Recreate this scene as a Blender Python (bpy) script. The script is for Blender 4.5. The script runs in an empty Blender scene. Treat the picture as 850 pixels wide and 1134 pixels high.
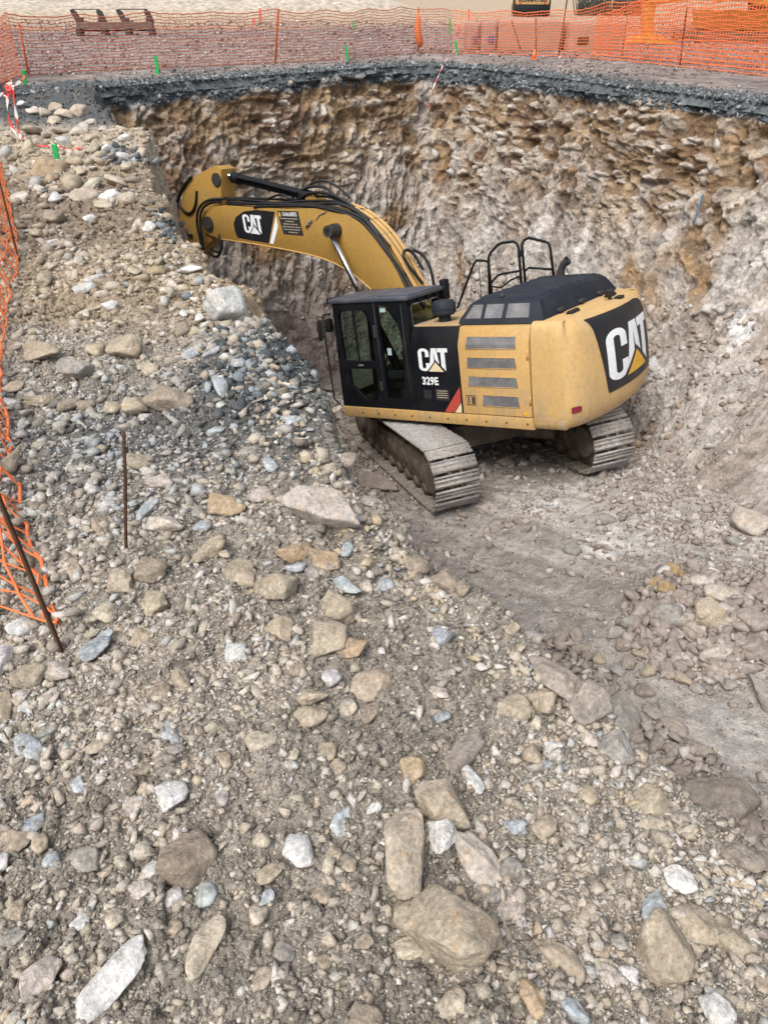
import bpy, bmesh, math, random
import numpy as np
from mathutils import Vector, Matrix
random.seed(7)
RNG = np.random.default_rng(11)
SC = bpy.context.scene
COL = SC.collection
R_ = math.radians

# ------------------------------------------------------------------ camera model (photo pixels 850 x 1134)
F, PITCH, CAMZ = 834.6, R_(34.5), 1.7
cP, sP = math.cos(PITCH), math.sin(PITCH)
def rays(u, v):
    a = (np.asarray(u, float) - 425) / F; b = (567 - np.asarray(v, float)) / F
    return np.stack([a, cP + b * sP, -sP + b * cP], -1)
def pix(p):
    p = np.asarray(p, float); z = p[..., 2] - CAMZ
    d = p[..., 1] * cP - z * sP
    return np.stack([425 + F * p[..., 0] / d, 567 - F * (p[..., 1] * sP + z * cP) / d], -1), d
def at(u, v, z):
    r = rays(u, v); t = (z - CAMZ) / r[..., 2]
    return np.array([t * r[..., 0], t * r[..., 1], z])

# ------------------------------------------------------------------ noise
PERM = np.random.default_rng(5).permutation(512).astype(np.int64)
def _h(ix, iy, iz):
    return PERM[(PERM[(PERM[ix & 511] + iy) & 511] + iz) & 511]
def vnoise(x, y, z=0.0):
    x = np.asarray(x, float); y = np.asarray(y, float); z = np.broadcast_to(np.asarray(z, float), x.shape)
    fx, fy, fz = np.floor(x), np.floor(y), np.floor(z)
    ix, iy, iz = fx.astype(np.int64), fy.astype(np.int64), fz.astype(np.int64)
    tx, ty, tz = x - fx, y - fy, z - fz
    tx = tx * tx * (3 - 2 * tx); ty = ty * ty * (3 - 2 * ty); tz = tz * tz * (3 - 2 * tz)
    r = 0
    for i in (0, 1):
        for j in (0, 1):
            for k in (0, 1):
                w = (tx if i else 1 - tx) * (ty if j else 1 - ty) * (tz if k else 1 - tz)
                r = r + w * _h(ix + i, iy + j, iz + k)
    return r / 255.5 - 1.0
def fbm(x, y, z=0.0, o=4, g=0.5):
    a, s, t = 1.0, 0.0, 0.0
    for k in range(o):
        s = s + a * vnoise(np.asarray(x) * 2 ** k + 17.3 * k, np.asarray(y) * 2 ** k - 9.1 * k, np.asarray(z) * 2 ** k + 3.7 * k); t += a; a *= g
    return s / t
def worley(x, y, seed=0):
    """F1, F2, id hash 0..1 of the nearest cell, offset to its centre."""
    x = np.asarray(x, float); y = np.asarray(y, float)
    ix, iy = np.floor(x).astype(np.int64), np.floor(y).astype(np.int64)
    f1 = np.full(x.shape, 9.0); f2 = np.full(x.shape, 9.0); idh = np.zeros(x.shape); ox = np.zeros(x.shape); oy = np.zeros(x.shape)
    for i in (-1, 0, 1):
        for j in (-1, 0, 1):
            cx, cy = ix + i, iy + j
            hx = _h(cx, cy, seed * 3 + 1) / 512.; hy = _h(cx, cy, seed * 3 + 2) / 512.; hh = _h(cx, cy, seed * 3 + 3) / 512.
            dx, dy = cx + hx - x, cy + hy - y
            d = np.sqrt(dx * dx + dy * dy)
            m = d < f1
            f2 = np.where(m, f1, np.minimum(f2, d)); f1 = np.where(m, d, f1)
            idh = np.where(m, hh, idh); ox = np.where(m, dx, ox); oy = np.where(m, dy, oy)
    return f1, f2, idh, ox, oy
def sstep(a, b, x):
    t = np.clip((np.asarray(x, float) - a) / (b - a), 0, 1); return t * t * (3 - 2 * t)
def mixc(a, b, t):
    return np.asarray(a) * (1 - t[..., None]) + np.asarray(b) * t[..., None]

# ------------------------------------------------------------------ mesh helpers
def tag(o, label=None, cat=None, group=None, kind=None):
    if label: o['label'] = label
    if cat: o['category'] = cat
    if group: o['group'] = group
    if kind: o['kind'] = kind
    return o
def np_mesh(name, V, Fc, mat=None, col=None, smooth=False):
    V = np.ascontiguousarray(V, np.float32); Fc = np.ascontiguousarray(Fc, np.int32)
    me = bpy.data.meshes.new(name); n = Fc.shape[1]
    me.vertices.add(len(V)); me.vertices.foreach_set('co', V.ravel())
    me.loops.add(Fc.size); me.loops.foreach_set('vertex_index', Fc.ravel())
    me.polygons.add(len(Fc)); me.polygons.foreach_set('loop_start', np.arange(0, Fc.size, n, dtype=np.int32))
    me.polygons.foreach_set('loop_total', np.full(len(Fc), n, np.int32))
    if smooth: me.polygons.foreach_set('use_smooth', np.ones(len(Fc), bool))
    if col is not None:
        c = np.ones((len(V), 4), np.float32); c[:, :3] = np.clip(col, 0, 1)
        me.attributes.new('Col', 'FLOAT_COLOR', 'POINT').data.foreach_set('color', c.ravel())
    if mat: me.materials.append(mat)
    me.update(calc_edges=True)
    return me
def link(name, me, parent=None):
    o = bpy.data.objects.new(name, me); COL.objects.link(o)
    if parent: o.parent = parent
    return o
def empty(name, loc=(0, 0, 0), rz=0.0):
    o = bpy.data.objects.new(name, None); COL.objects.link(o); o.location = loc; o.rotation_euler = (0, 0, rz); return o
def grid_faces(nr, nc):
    i = np.arange(nr * nc).reshape(nr, nc)
    return np.stack([i[:-1, :-1], i[:-1, 1:], i[1:, 1:], i[1:, :-1]], -1).reshape(-1, 4)

class MB:
    """collects shapes into one mesh"""
    def __init__(s): s.bm = bmesh.new()
    def box(s, c, d, bev=0.0, rot=None, seg=2):
        r = bmesh.ops.create_cube(s.bm, size=1.0); vs = r['verts']
        for v in vs: v.co = Vector((v.co.x * d[0], v.co.y * d[1], v.co.z * d[2]))
        if bev > 0:
            es = list({e for v in vs for e in v.link_edges})
            q = bmesh.ops.bevel(s.bm, geom=es, offset=bev, segments=seg, affect='EDGES', profile=0.5)
            vs = list({v for f in q['faces'] for v in f.verts} | {v for v in vs if v.is_valid})
        for v in vs:
            p = v.co.copy()
            if rot is not None: p = rot @ p
            v.co = p + Vector(c)
        return s
    def prism(s, poly, y0, y1, fn=None, bev=0.0):
        """poly in (a,b), extruded from y0 to y1; fn maps (a, y, b) to a point"""
        fn = fn or (lambda a, y, b: (a, y, b))
        va = [s.bm.verts.new(fn(a, y0, b)) for a, b in poly]; vb = [s.bm.verts.new(fn(a, y1, b)) for a, b in poly]
        n = len(poly); fs = [s.bm.faces.new(va), s.bm.faces.new(vb[::-1])]
        for i in range(n): fs.append(s.bm.faces.new((va[i], vb[i], vb[(i + 1) % n], va[(i + 1) % n])))
        bmesh.ops.recalc_face_normals(s.bm, faces=fs)
        if bev > 0:
            es = [e for e in fs[0].edges] + [e for e in fs[1].edges]
            bmesh.ops.bevel(s.bm, geom=es, offset=bev, segments=2, affect='EDGES', profile=0.5)
        return s
    def tube(s, path, r, n=8, cap=True, closed=False):
        P = [Vector(p) for p in path]; rr = r if isinstance(r, (list, tuple)) else [r] * len(P)
        rings = []; m = len(P); up = None
        for i in range(m):
            if closed: t = P[(i + 1) % m] - P[i - 1]
            else: t = P[min(i + 1, m - 1)] - P[max(i - 1, 0)]
            t.normalize()
            if up is None: up = Vector((0, 0, 1)) if abs(t.z) < .9 else Vector((1, 0, 0))
            a = t.cross(up)
            if a.length < 1e-4: a = t.orthogonal()
            a.normalize(); b = a.cross(t).normalized(); up = b
            rings.append([s.bm.verts.new(P[i] + (a * math.cos(2 * math.pi * k / n) + b * math.sin(2 * math.pi * k / n)) * rr[i]) for k in range(n)])
        rg = range(m) if closed else range(m - 1)
        for i in rg:
            A, B = rings[i], rings[(i + 1) % m]
            for k in range(n):
                f = s.bm.faces.new((A[k], A[(k + 1) % n], B[(k + 1) % n], B[k])); f.smooth = True
        if cap and not closed:
            s.bm.faces.new(rings[0][::-1]); s.bm.faces.new(rings[-1])
        return s
    def cyl(s, a, b, r, n=16, r2=None): return s.tube([a, b], [r, r if r2 is None else r2], n)
    def strip(s, path, side, w, th=0.002):
        """a flat band along a path, width w along side"""
        P = [Vector(p) for p in path]; S = Vector(side).normalized() * w * .5
        v = [(s.bm.verts.new(p - S), s.bm.verts.new(p + S)) for p in P]
        for i in range(len(P) - 1): s.bm.faces.new((v[i][0], v[i][1], v[i + 1][1], v[i + 1][0]))
        return s
    def plate(s, outer, holes, fn, th):
        """flat plate with holes; (a,b,depth) -> point through fn; th = depth"""
        es = []; loops = []
        for lp in [outer] + holes:
            vs = [s.bm.verts.new((a, b, 0)) for a, b in lp]; loops.append(vs)
            es += [s.bm.edges.new((vs[i], vs[(i + 1) % len(vs)])) for i in range(len(vs))]
        r = bmesh.ops.triangle_fill(s.bm, use_beauty=True, use_dissolve=False, edges=es)
        fs = [g for g in r['geom'] if isinstance(g, bmesh.types.BMFace)]
        e = bmesh.ops.extrude_face_region(s.bm, geom=fs)
        nv = [g for g in e['geom'] if isinstance(g, bmesh.types.BMVert)]
        allv = {v for l in loops for v in l} | {v for f in fs if f.is_valid for v in f.verts}
        for v in nv: v.co.z = th
        for v in allv | set(nv): v.co = Vector(fn(v.co.x, v.co.y, v.co.z))
        bmesh.ops.recalc_face_normals(s.bm, faces=s.bm.faces)
        return s
    def build(s, name, mat, parent=None, smooth=None, bev=0.0):
        me = bpy.data.meshes.new(name); s.bm.to_mesh(me); s.bm.free()
        if mat: me.materials.append(mat)
        o = link(name, me, parent)
        if smooth:
            me.polygons.foreach_set('use_smooth', np.ones(len(me.polygons), bool)); me.set_sharp_from_angle(angle=R_(smooth))
        return o
def text_polys(txt, size, bold=0.0, spacing=1.0):
    cu = bpy.data.curves.new('lettering', 'FONT'); cu.body = txt; cu.size = size; cu.offset = bold; cu.align_x = 'CENTER'; cu.align_y = 'CENTER'; cu.resolution_u = 3; cu.space_character = spacing
    o = bpy.data.objects.new('lettering', cu); COL.objects.link(o); bpy.context.view_layer.update()
    dg = bpy.context.evaluated_depsgraph_get()
    me = bpy.data.meshes.new_from_object(o.evaluated_get(dg)); bpy.data.objects.remove(o); bpy.data.curves.remove(cu)
    return me
def text_on(name, txt, size, fn, mat, parent, bold=0.0, spacing=1.0, sx=1.0):
    me = text_polys(txt, size, bold, spacing)
    for v in me.vertices: v.co = Vector(fn(v.co.x * sx, v.co.y))
    me.materials.clear(); me.materials.append(mat)
    return link(name, me, parent)
def decal(name, polys, fn, mat, parent, cut=None):
    """flat shapes (lists of (a,b)) laid on a surface through fn(a,b) -> point"""
    bm = bmesh.new()
    for p in polys: bm.faces.new([bm.verts.new((a, b, 0)) for a, b in p])
    if cut:
        for ax in (0, 1):
            lo = min(v.co[ax] for v in bm.verts); hi = max(v.co[ax] for v in bm.verts); k = lo + cut
            while k < hi:
                co = [0, 0, 0]; no = [0, 0, 0]; co[ax] = k; no[ax] = 1
                bmesh.ops.bisect_plane(bm, geom=bm.verts[:] + bm.edges[:] + bm.faces[:], plane_co=co, plane_no=no); k += cut
    bmesh.ops.triangulate(bm, faces=[f for f in bm.faces if len(f.verts) > 4])
    for v in bm.verts: v.co = Vector(fn(v.co.x, v.co.y))
    me = bpy.data.meshes.new(name); bm.to_mesh(me); bm.free(); me.materials.append(mat)
    return link(name, me, parent)

# ------------------------------------------------------------------ materials
def mat_new(name):
    m = bpy.data.materials.new(name); m.use_nodes = True; nt = m.node_tree
    return m, nt, nt.nodes['Principled BSDF']
def nd(nt, typ, **kw):
    n = nt.nodes.new(typ)
    for k, v in kw.items(): setattr(n, k, v)
    return n
def noise_node(nt, scale, detail=4, rough=.6, obj=True):
    tc = nd(nt, 'ShaderNodeTexCoord'); n = nd(nt, 'ShaderNodeTexNoise'); n.inputs['Scale'].default_value = scale
    n.inputs['Detail'].default_value = detail; n.inputs['Roughness'].default_value = rough
    nt.links.new(tc.outputs['Object'], n.inputs['Vector']); return n
def ramp(nt, fac, stops):
    r = nd(nt, 'ShaderNodeValToRGB'); e = r.color_ramp.elements
    while len(e) < len(stops): e.new(.5)
    for k, (p, c) in enumerate(stops): e[k].position = p; e[k].color = c if len(c) == 4 else (*c, 1)
    nt.links.new(fac, r.inputs[0]); return r
def mixn(nt, a, b, fac, blend='MIX'):
    m = nd(nt, 'ShaderNodeMix', data_type='RGBA', blend_type=blend)
    for k, s in ((6, a), (7, b), (0, fac)):
        if hasattr(s, 'links'): nt.links.new(s, m.inputs[k])
        elif k == 0: m.inputs[0].default_value = s
        else: m.inputs[k].default_value = (*s, 1)
    return m.outputs[2]
def bumpn(nt, bsdf, h, strength, dist, prev=None):
    b = nd(nt, 'ShaderNodeBump'); b.inputs['Strength'].default_value = strength; b.inputs['Distance'].default_value = dist
    nt.links.new(h, b.inputs['Height'])
    if prev is not None: nt.links.new(prev, b.inputs['Normal'])
    nt.links.new(b.outputs[0], bsdf.inputs['Normal']); return b.outputs[0]
def earth_mat(name, s1, s2, lo=.62, hi=1.35, bd=.01, bs=.8, speck=0.0):
    m, nt, b = mat_new(name)
    at_ = nd(nt, 'ShaderNodeAttribute', attribute_name='Col')
    n1 = noise_node(nt, s1, 6, .68); n2 = noise_node(nt, s2, 5, .7)
    r1 = ramp(nt, n1.outputs[0], [(.3, (lo,) * 3), (.7, (hi,) * 3)]); r2 = ramp(nt, n2.outputs[0], [(.28, (.6,) * 3), (.72, (1.4,) * 3)])
    c = mixn(nt, at_.outputs[0], r1.outputs[0], 1.0, 'MULTIPLY'); c = mixn(nt, c, r2.outputs[0], 1.0, 'MULTIPLY')
    if speck:
        n3 = noise_node(nt, s2 * 2.3, 2, .5); r3 = ramp(nt, n3.outputs[0], [(.63, (0, 0, 0)), (.7, (1, 1, 1))])
        c = mixn(nt, c, (.55, .52, .48), r3.outputs[0])
        nt.nodes[-1].inputs[0]
    nt.links.new(c, b.inputs['Base Color']); b.inputs['Roughness'].default_value = .95; b.inputs['Specular IOR Level'].default_value = .25
    p = bumpn(nt, b, n1.outputs[0], bs, bd * 2.2); bumpn(nt, b, n2.outputs[0], bs, bd, p)
    return m
def paint_mat(name, col, rough=.45, dirt=(.33, .27, .2), amount=.35, spec=.4, scale=2.2, fade=None, metal=0.0, edge=0.0, streak=False, scuff=0.0):
    m, nt, b = mat_new(name)
    n1 = noise_node(nt, scale, 7, .65); n2 = noise_node(nt, scale * 9, 5, .7); n3 = noise_node(nt, scale * .6, 3, .5)
    r1 = ramp(nt, n1.outputs[0], [(.47, (0, 0, 0)), (.8, (1, 1, 1))])
    f = nd(nt, 'ShaderNodeMath', operation='MULTIPLY'); nt.links.new(r1.outputs[0], f.inputs[0]); f.inputs[1].default_value = amount
    base = mixn(nt, col, fade or tuple(min(1, x * 1.18) for x in col), n3.outputs[0])
    c = mixn(nt, base, dirt, f.outputs[0])
    if streak:
        tcs = nd(nt, 'ShaderNodeTexCoord'); mp = nd(nt, 'ShaderNodeMapping'); mp.inputs['Scale'].default_value = (9, 9, 1.1); nt.links.new(tcs.outputs['Object'], mp.inputs[0])
        n5 = nd(nt, 'ShaderNodeTexNoise'); n5.inputs['Scale'].default_value = 1.6; n5.inputs['Detail'].default_value = 5; nt.links.new(mp.outputs[0], n5.inputs['Vector'])
        sz_ = nd(nt, 'ShaderNodeSeparateXYZ'); nt.links.new(tcs.outputs['Object'], sz_.inputs[0]); mr = nd(nt, 'ShaderNodeMapRange'); mr.inputs[1].default_value = 2.0; mr.inputs[2].default_value = 1.05; mr.inputs[3].default_value = .15; mr.inputs[4].default_value = .75
        nt.links.new(sz_.outputs[2], mr.inputs[0]); r5 = ramp(nt, n5.outputs[0], [(.45, (0, 0, 0)), (.75, (1, 1, 1))]); m5 = nd(nt, 'ShaderNodeMath', operation='MULTIPLY'); nt.links.new(r5.outputs[0], m5.inputs[0]); nt.links.new(mr.outputs[0], m5.inputs[1])
        c = mixn(nt, c, dirt, m5.outputs[0])
    if scuff:
        tcu = nd(nt, 'ShaderNodeTexCoord'); su = nd(nt, 'ShaderNodeSeparateXYZ'); nt.links.new(tcu.outputs['Object'], su.inputs[0]); mu = nd(nt, 'ShaderNodeMapRange'); mu.inputs[1].default_value = 1.42; mu.inputs[2].default_value = 1.12; nt.links.new(su.outputs[2], mu.inputs[0])
        mq = nd(nt, 'ShaderNodeMapping'); mq.inputs['Scale'].default_value = (3, 3, 9); nt.links.new(tcu.outputs['Object'], mq.inputs[0]); nu = nd(nt, 'ShaderNodeTexNoise'); nu.inputs['Scale'].default_value = 2.6; nu.inputs['Detail'].default_value = 8; nu.inputs['Roughness'].default_value = .7; nt.links.new(mq.outputs[0], nu.inputs['Vector'])
        ru = ramp(nt, nu.outputs[0], [(.54, (0, 0, 0)), (.62, (1, 1, 1))]); mm_ = nd(nt, 'ShaderNodeMath', operation='MULTIPLY'); nt.links.new(ru.outputs[0], mm_.inputs[0]); nt.links.new(mu.outputs[0], mm_.inputs[1]); c = mixn(nt, c, (.55, .5, .43), mm_.outputs[0])
    r2 = ramp(nt, n2.outputs[0], [(.3, (.86,) * 3), (.7, (1.08,) * 3)])
    c = mixn(nt, c, r2.outputs[0], 1.0, 'MULTIPLY')
    if edge:
        r4 = ramp(nt, n2.outputs[0], [(.68, (0, 0, 0)), (.74, (edge, edge, edge))]); c = mixn(nt, c, (.12, .09, .06), r4.outputs[0])
    nt.links.new(c, b.inputs['Base Color'])
    rr = ramp(nt, n1.outputs[0], [(.3, (rough,) * 3), (.75, (min(1, rough + .3),) * 3)]); nt.links.new(rr.outputs[0], b.inputs['Roughness'])
    b.inputs['Specular IOR Level'].default_value = spec; b.inputs['Metallic'].default_value = metal
    bumpn(nt, b, n2.outputs[0], .15, .003)
    return m
def plain_mat(name, col, rough=.6, metal=0.0, spec=.4):
    m, nt, b = mat_new(name)
    n = noise_node(nt, 14, 4); r = ramp(nt, n.outputs[0], [(.3, tuple(x * .82 for x in col)), (.7, tuple(min(1, x * 1.12) for x in col))])
    nt.links.new(r.outputs[0], b.inputs['Base Color']); b.inputs['Roughness'].default_value = rough; b.inputs['Metallic'].default_value = metal; b.inputs['Specular IOR Level'].default_value = spec
    return m
M = {}
M['earth'] = earth_mat('spoil_earth', 30, 140, lo=.5, hi=1.5, bd=.008, bs=1.0, speck=.5)  # wide tone range: soil mottling, plus crevice shade deepened in the colour
M['floor'] = earth_mat('pit_floor_earth', 7, 45, bd=.022, bs=.9)
M['wall'] = earth_mat('quarried_rock', 4.2, 19, lo=.55, hi=1.4, bd=.035, bs=.9)
M['far'] = earth_mat('yard_ground', 2.2, 16, lo=.45, hi=1.5, bd=.03, bs=.8)
M['stone'] = earth_mat('stone', 16, 85, lo=.66, hi=1.28, bd=.007, bs=.9)
M['gravel'] = earth_mat('gravel_stone', 40, 160, lo=.8, hi=1.15, bd=.002, bs=.5)
M['yellow'] = paint_mat('machine_yellow', (.56, .325, .095), .48, amount=.5, fade=(.60, .385, .15), edge=.5, streak=True)
M['yellow_cw'] = paint_mat('counterweight_yellow', (.585, .36, .13), .5, amount=.5, fade=(.64, .43, .19), scale=1.6, edge=.6, streak=True, scuff=1.0)
M['yellow_boom'] = paint_mat('boom_yellow', (.345, .20, .045), .5, amount=.55, dirt=(.24, .16, .07))
M['black'] = paint_mat('black_paint', (.006, .007, .010), .42, dirt=(.06, .055, .05), amount=.22, spec=.22)
M['hood'] = paint_mat('hood_black', (.014, .018, .027), .5, dirt=(.09, .085, .08), amount=.35, spec=.3)
M['roofm'] = paint_mat('roof_dark', (.055, .062, .078), .4, dirt=(.2, .2, .2), amount=.5, spec=.6)
M['decal_black'] = paint_mat('emblem_black', (.012, .013, .016), .35, dirt=(.06, .055, .05), amount=.3)
M['white'] = paint_mat('lettering_white', (.78, .8, .82), .5, dirt=(.45, .42, .38), amount=.3)
M['cream'] = plain_mat('lettering_cream', (.78, .66, .42))
M['logo_yellow'] = plain_mat('emblem_yellow', (.75, .42, .04))
M['red'] = plain_mat('stripe_red', (.5, .07, .05))
M['reflector'] = plain_mat('reflector_red', (.22, .02, .035), .25)
M['grille'] = paint_mat('dusty_grille', (.29, .28, .285), .8, dirt=(.36, .32, .28), amount=.5, scale=5)
def grille_mat():
    m, nt, b = mat_new('dusty_grille'); tc = nd(nt, 'ShaderNodeTexCoord'); n = noise_node(nt, 5, 6, .65)
    wv = []
    for d_ in ('X', 'Z'):
        w_ = nd(nt, 'ShaderNodeTexWave', wave_type='BANDS', bands_direction=d_); w_.inputs['Scale'].default_value = 16; nt.links.new(tc.outputs['Object'], w_.inputs['Vector']); wv.append(w_.outputs[0])
    mx = nd(nt, 'ShaderNodeMath', operation='MINIMUM'); nt.links.new(wv[0], mx.inputs[0]); nt.links.new(wv[1], mx.inputs[1])
    r = ramp(nt, mx.outputs[0], [(.05, (.14, .138, .142)), (.3, (.255, .25, .257))]); d2 = ramp(nt, n.outputs[0], [(.4, (.72,) * 3), (.7, (1.25,) * 3)])
    nt.links.new(mixn(nt, r.outputs[0], d2.outputs[0], 1.0, 'MULTIPLY'), b.inputs['Base Color']); b.inputs['Roughness'].default_value = .85; b.inputs['Specular IOR Level'].default_value = .2
    bumpn(nt, b, mx.outputs[0], .5, .004); return m
M['grille'] = grille_mat()
M['steel'] = plain_mat('bright_rod', (.72, .73, .75), .18, 1.0)
M['dark_steel'] = paint_mat('dark_steel', (.035, .034, .034), .55, dirt=(.16, .13, .1), amount=.5)
M['mud_steel'] = paint_mat('muddy_steel', (.13, .105, .085), .85, dirt=(.34, .285, .235), amount=.9, spec=.2, scale=3.5)
M['rubber'] = plain_mat('hose_rubber', (.013, .013, .014), .5)
M['rust'] = paint_mat('rusty_iron', (.07, .035, .02), .9, dirt=(.15, .07, .035), amount=.9, scale=20)
M['net'] = plain_mat('orange_netting', (.80, .20, .06), .6)
M['net_far'] = plain_mat('faded_orange_netting', (.80, .19, .06), .6)
M['net_worn'] = plain_mat('worn_netting', (.50, .13, .06), .7)
M['post_orange'] = plain_mat('orange_post', (.62, .11, .035), .6)
M['green'] = plain_mat('green_marker', (.02, .40, .09), .7)
M['pink'] = plain_mat('pink_marker', (.75, .12, .08), .5)
M['seat'] = plain_mat('seat_fabric', (.02, .021, .023), .9)
M['blue'] = plain_mat('blue_plastic', (.03, .17, .34), .6)
M['sticker'] = plain_mat('pale_sticker', (.4, .55, .58), .5)
M['plaque'] = plain_mat('dark_plaque', (.03, .03, .032), .5)
M['plaque_text'] = plain_mat('plaque_lettering', (.42, .36, .27), .6)
M['tan_deck'] = paint_mat('dusty_deck', (.42, .29, .14), .8, dirt=(.4, .33, .26), amount=.7)
def track_mat():
    m, nt, b = mat_new('worn_track_steel')
    a = nd(nt, 'ShaderNodeAttribute', attribute_name='Col'); geo = nd(nt, 'ShaderNodeNewGeometry'); n = noise_node(nt, 9, 6, .7); nt.links.new(geo.outputs['Position'], n.inputs['Vector'])
    r = ramp(nt, n.outputs[0], [(.30, (0, 0, 0)), (.48, (1, 1, 1))])
    g = noise_node(nt, 23, 5, .75); nt.links.new(geo.outputs['Position'], g.inputs['Vector']); gr = ramp(nt, g.outputs[0], [(.36, (.14, .115, .095)), (.5, (.32, .275, .23)), (.66, (.47, .43, .375))])
    sep = nd(nt, 'ShaderNodeSeparateColor'); nt.links.new(a.outputs[0], sep.inputs[0])
    sub = nd(nt, 'ShaderNodeMath', operation='SUBTRACT', use_clamp=True); nt.links.new(r.outputs[0], sub.inputs[0])
    mul = nd(nt, 'ShaderNodeMath', operation='MULTIPLY'); nt.links.new(sep.outputs[0], mul.inputs[0]); mul.inputs[1].default_value = .6
    nt.links.new(mul.outputs[0], sub.inputs[1])
    c = mixn(nt, (.40, .42, .45), gr.outputs[0], sub.outputs[0]); nt.links.new(c, b.inputs['Base Color'])
    b.inputs['Metallic'].default_value = .1; b.inputs['Roughness'].default_value = .6; bumpn(nt, b, g.outputs[0], .4, .006)
    return m
M['track'] = track_mat()
def glass_mat():
    m, nt, b = mat_new('tinted_glass'); nt.nodes.remove(b); out = nt.nodes['Material Output']
    t = nd(nt, 'ShaderNodeBsdfTransparent'); t.inputs[0].default_value = (.50, .60, .54, 1)
    g = nd(nt, 'ShaderNodeBsdfGlossy'); g.inputs['Roughness'].default_value = .04; g.inputs[0].default_value = (.9, .95, .95, 1)
    n = noise_node(nt, 6, 4); r = ramp(nt, n.outputs[0], [(.3, (.04,) * 3), (.8, (.12,) * 3)])
    mx = nd(nt, 'ShaderNodeMixShader'); nt.links.new(r.outputs[0], mx.inputs[0]); nt.links.new(t.outputs[0], mx.inputs[1]); nt.links.new(g.outputs[0], mx.inputs[2])
    nt.links.new(mx.outputs[0], out.inputs[0]); return m
M['glass'] = glass_mat()
def tape_mat():
    m, nt, b = mat_new('red_white_tape')
    tc = nd(nt, 'ShaderNodeTexCoord'); w = nd(nt, 'ShaderNodeTexWave', wave_type='BANDS', bands_direction='DIAGONAL'); w.inputs['Scale'].default_value = 1.6
    nt.links.new(tc.outputs['Object'], w.inputs['Vector']); r = ramp(nt, w.outputs[0], [(.48, (.75, .08, .07)), (.52, (.85, .82, .8))]); nt.links.new(r.outputs[0], b.inputs['Base Color']); return m
M['tape'] = tape_mat()

# ------------------------------------------------------------------ camera, world, sun
cam = bpy.data.cameras.new('camera'); co = bpy.data.objects.new('camera', cam); COL.objects.link(co)
co.location = (0, 0, CAMZ); co.rotation_euler = (R_(90) - PITCH, 0, 0)
cam.sensor_fit = 'VERTICAL'; cam.sensor_height = 24; cam.sensor_width = 18; cam.lens = F / 1134 * 24; cam.clip_start = .05; cam.clip_end = 3000
SC.camera = co
w = bpy.data.worlds.new('World'); SC.world = w; w.use_nodes = True; nt = w.node_tree
sky = nd(nt, 'ShaderNodeTexSky', sky_type='NISHITA', sun_disc=False); SUN_EL, SUN_AZ = R_(56), R_(215)
sky.sun_elevation = SUN_EL; sky.sun_rotation = SUN_AZ; sky.air_density = 1.0; sky.dust_density = 3.0; sky.ozone_density = 1.0
hs = nd(nt, 'ShaderNodeHueSaturation'); hs.inputs['Saturation'].default_value = .38
nt.links.new(sky.outputs[0], hs.inputs['Color']); bg = nt.nodes['Background']; nt.links.new(hs.outputs[0], bg.inputs[0]); bg.inputs[1].default_value = .115
sl = bpy.data.lights.new('overcast_sun', 'SUN'); so = bpy.data.objects.new('overcast_sun', sl); COL.objects.link(so)
sl.energy = 1.5; sl.angle = R_(32); sl.color = (1, .95, .88)
sd = Vector((math.sin(SUN_AZ) * math.cos(SUN_EL), math.cos(SUN_AZ) * math.cos(SUN_EL), math.sin(SUN_EL)))
so.rotation_euler = sd.to_track_quat('Z', 'Y').to_euler(); so.location = (0, 0, 30)
SC.view_settings.view_transform = 'Standard'; SC.view_settings.look = 'None'; SC.view_settings.gamma = 1; SC.view_settings.exposure = .86
SC.view_settings.use_curve_mapping = False
SC.render.engine = 'CYCLES'; SC.cycles.max_bounces = 6; SC.cycles.transparent_max_bounces = 12
# ------------------------------------------------------------------ excavator pose (its own frame: x forward, y to its cab side, z up)
ER = np.array([[-0.78769174, -0.60211077, -0.13040074], [0.57146571, -0.7931804, 0.21045616], [-0.23014923, 0.09125502, 0.9688673]])
ET = np.array([1.61159598, 11.65433365, -6.78712339 + CAMZ])
TRACK_YAW = -0.612

# ------------------------------------------------------------------ terrain
NEAR_RIM = np.array([(2.6, -2.2), (1.45, 0.0), (.88, .93), (.82, 1.04), (.69, 1.19), (.56, 1.49), (.31, 1.83), (.14, 2.06), (-.09, 2.45), (-.36, 3.12),
                     (-.50, 3.73), (-1.07, 5.04), (-1.62, 6.12), (-2.5, 8.26), (-3.04, 10.4), (-4.76, 14.13), (-5.9, 17.3)])
def rim_dist(x, y):
    best = np.full(x.shape, 1e9); sg = np.ones(x.shape)
    for (ax, ay), (bx, by) in zip(NEAR_RIM[:-1], NEAR_RIM[1:]):
        dx, dy = bx - ax, by - ay; L = dx * dx + dy * dy
        t = np.clip(((x - ax) * dx + (y - ay) * dy) / L, 0, 1)
        d = np.hypot(x - ax - t * dx, y - ay - t * dy); s = np.where(dx * (y - ay) - dy * (x - ax) > 0, -1.0, 1.0)
        m = d < best; best = np.where(m, d, best); sg = np.where(m, s, sg)
    return best * sg            # > 0 inside the pit
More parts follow.
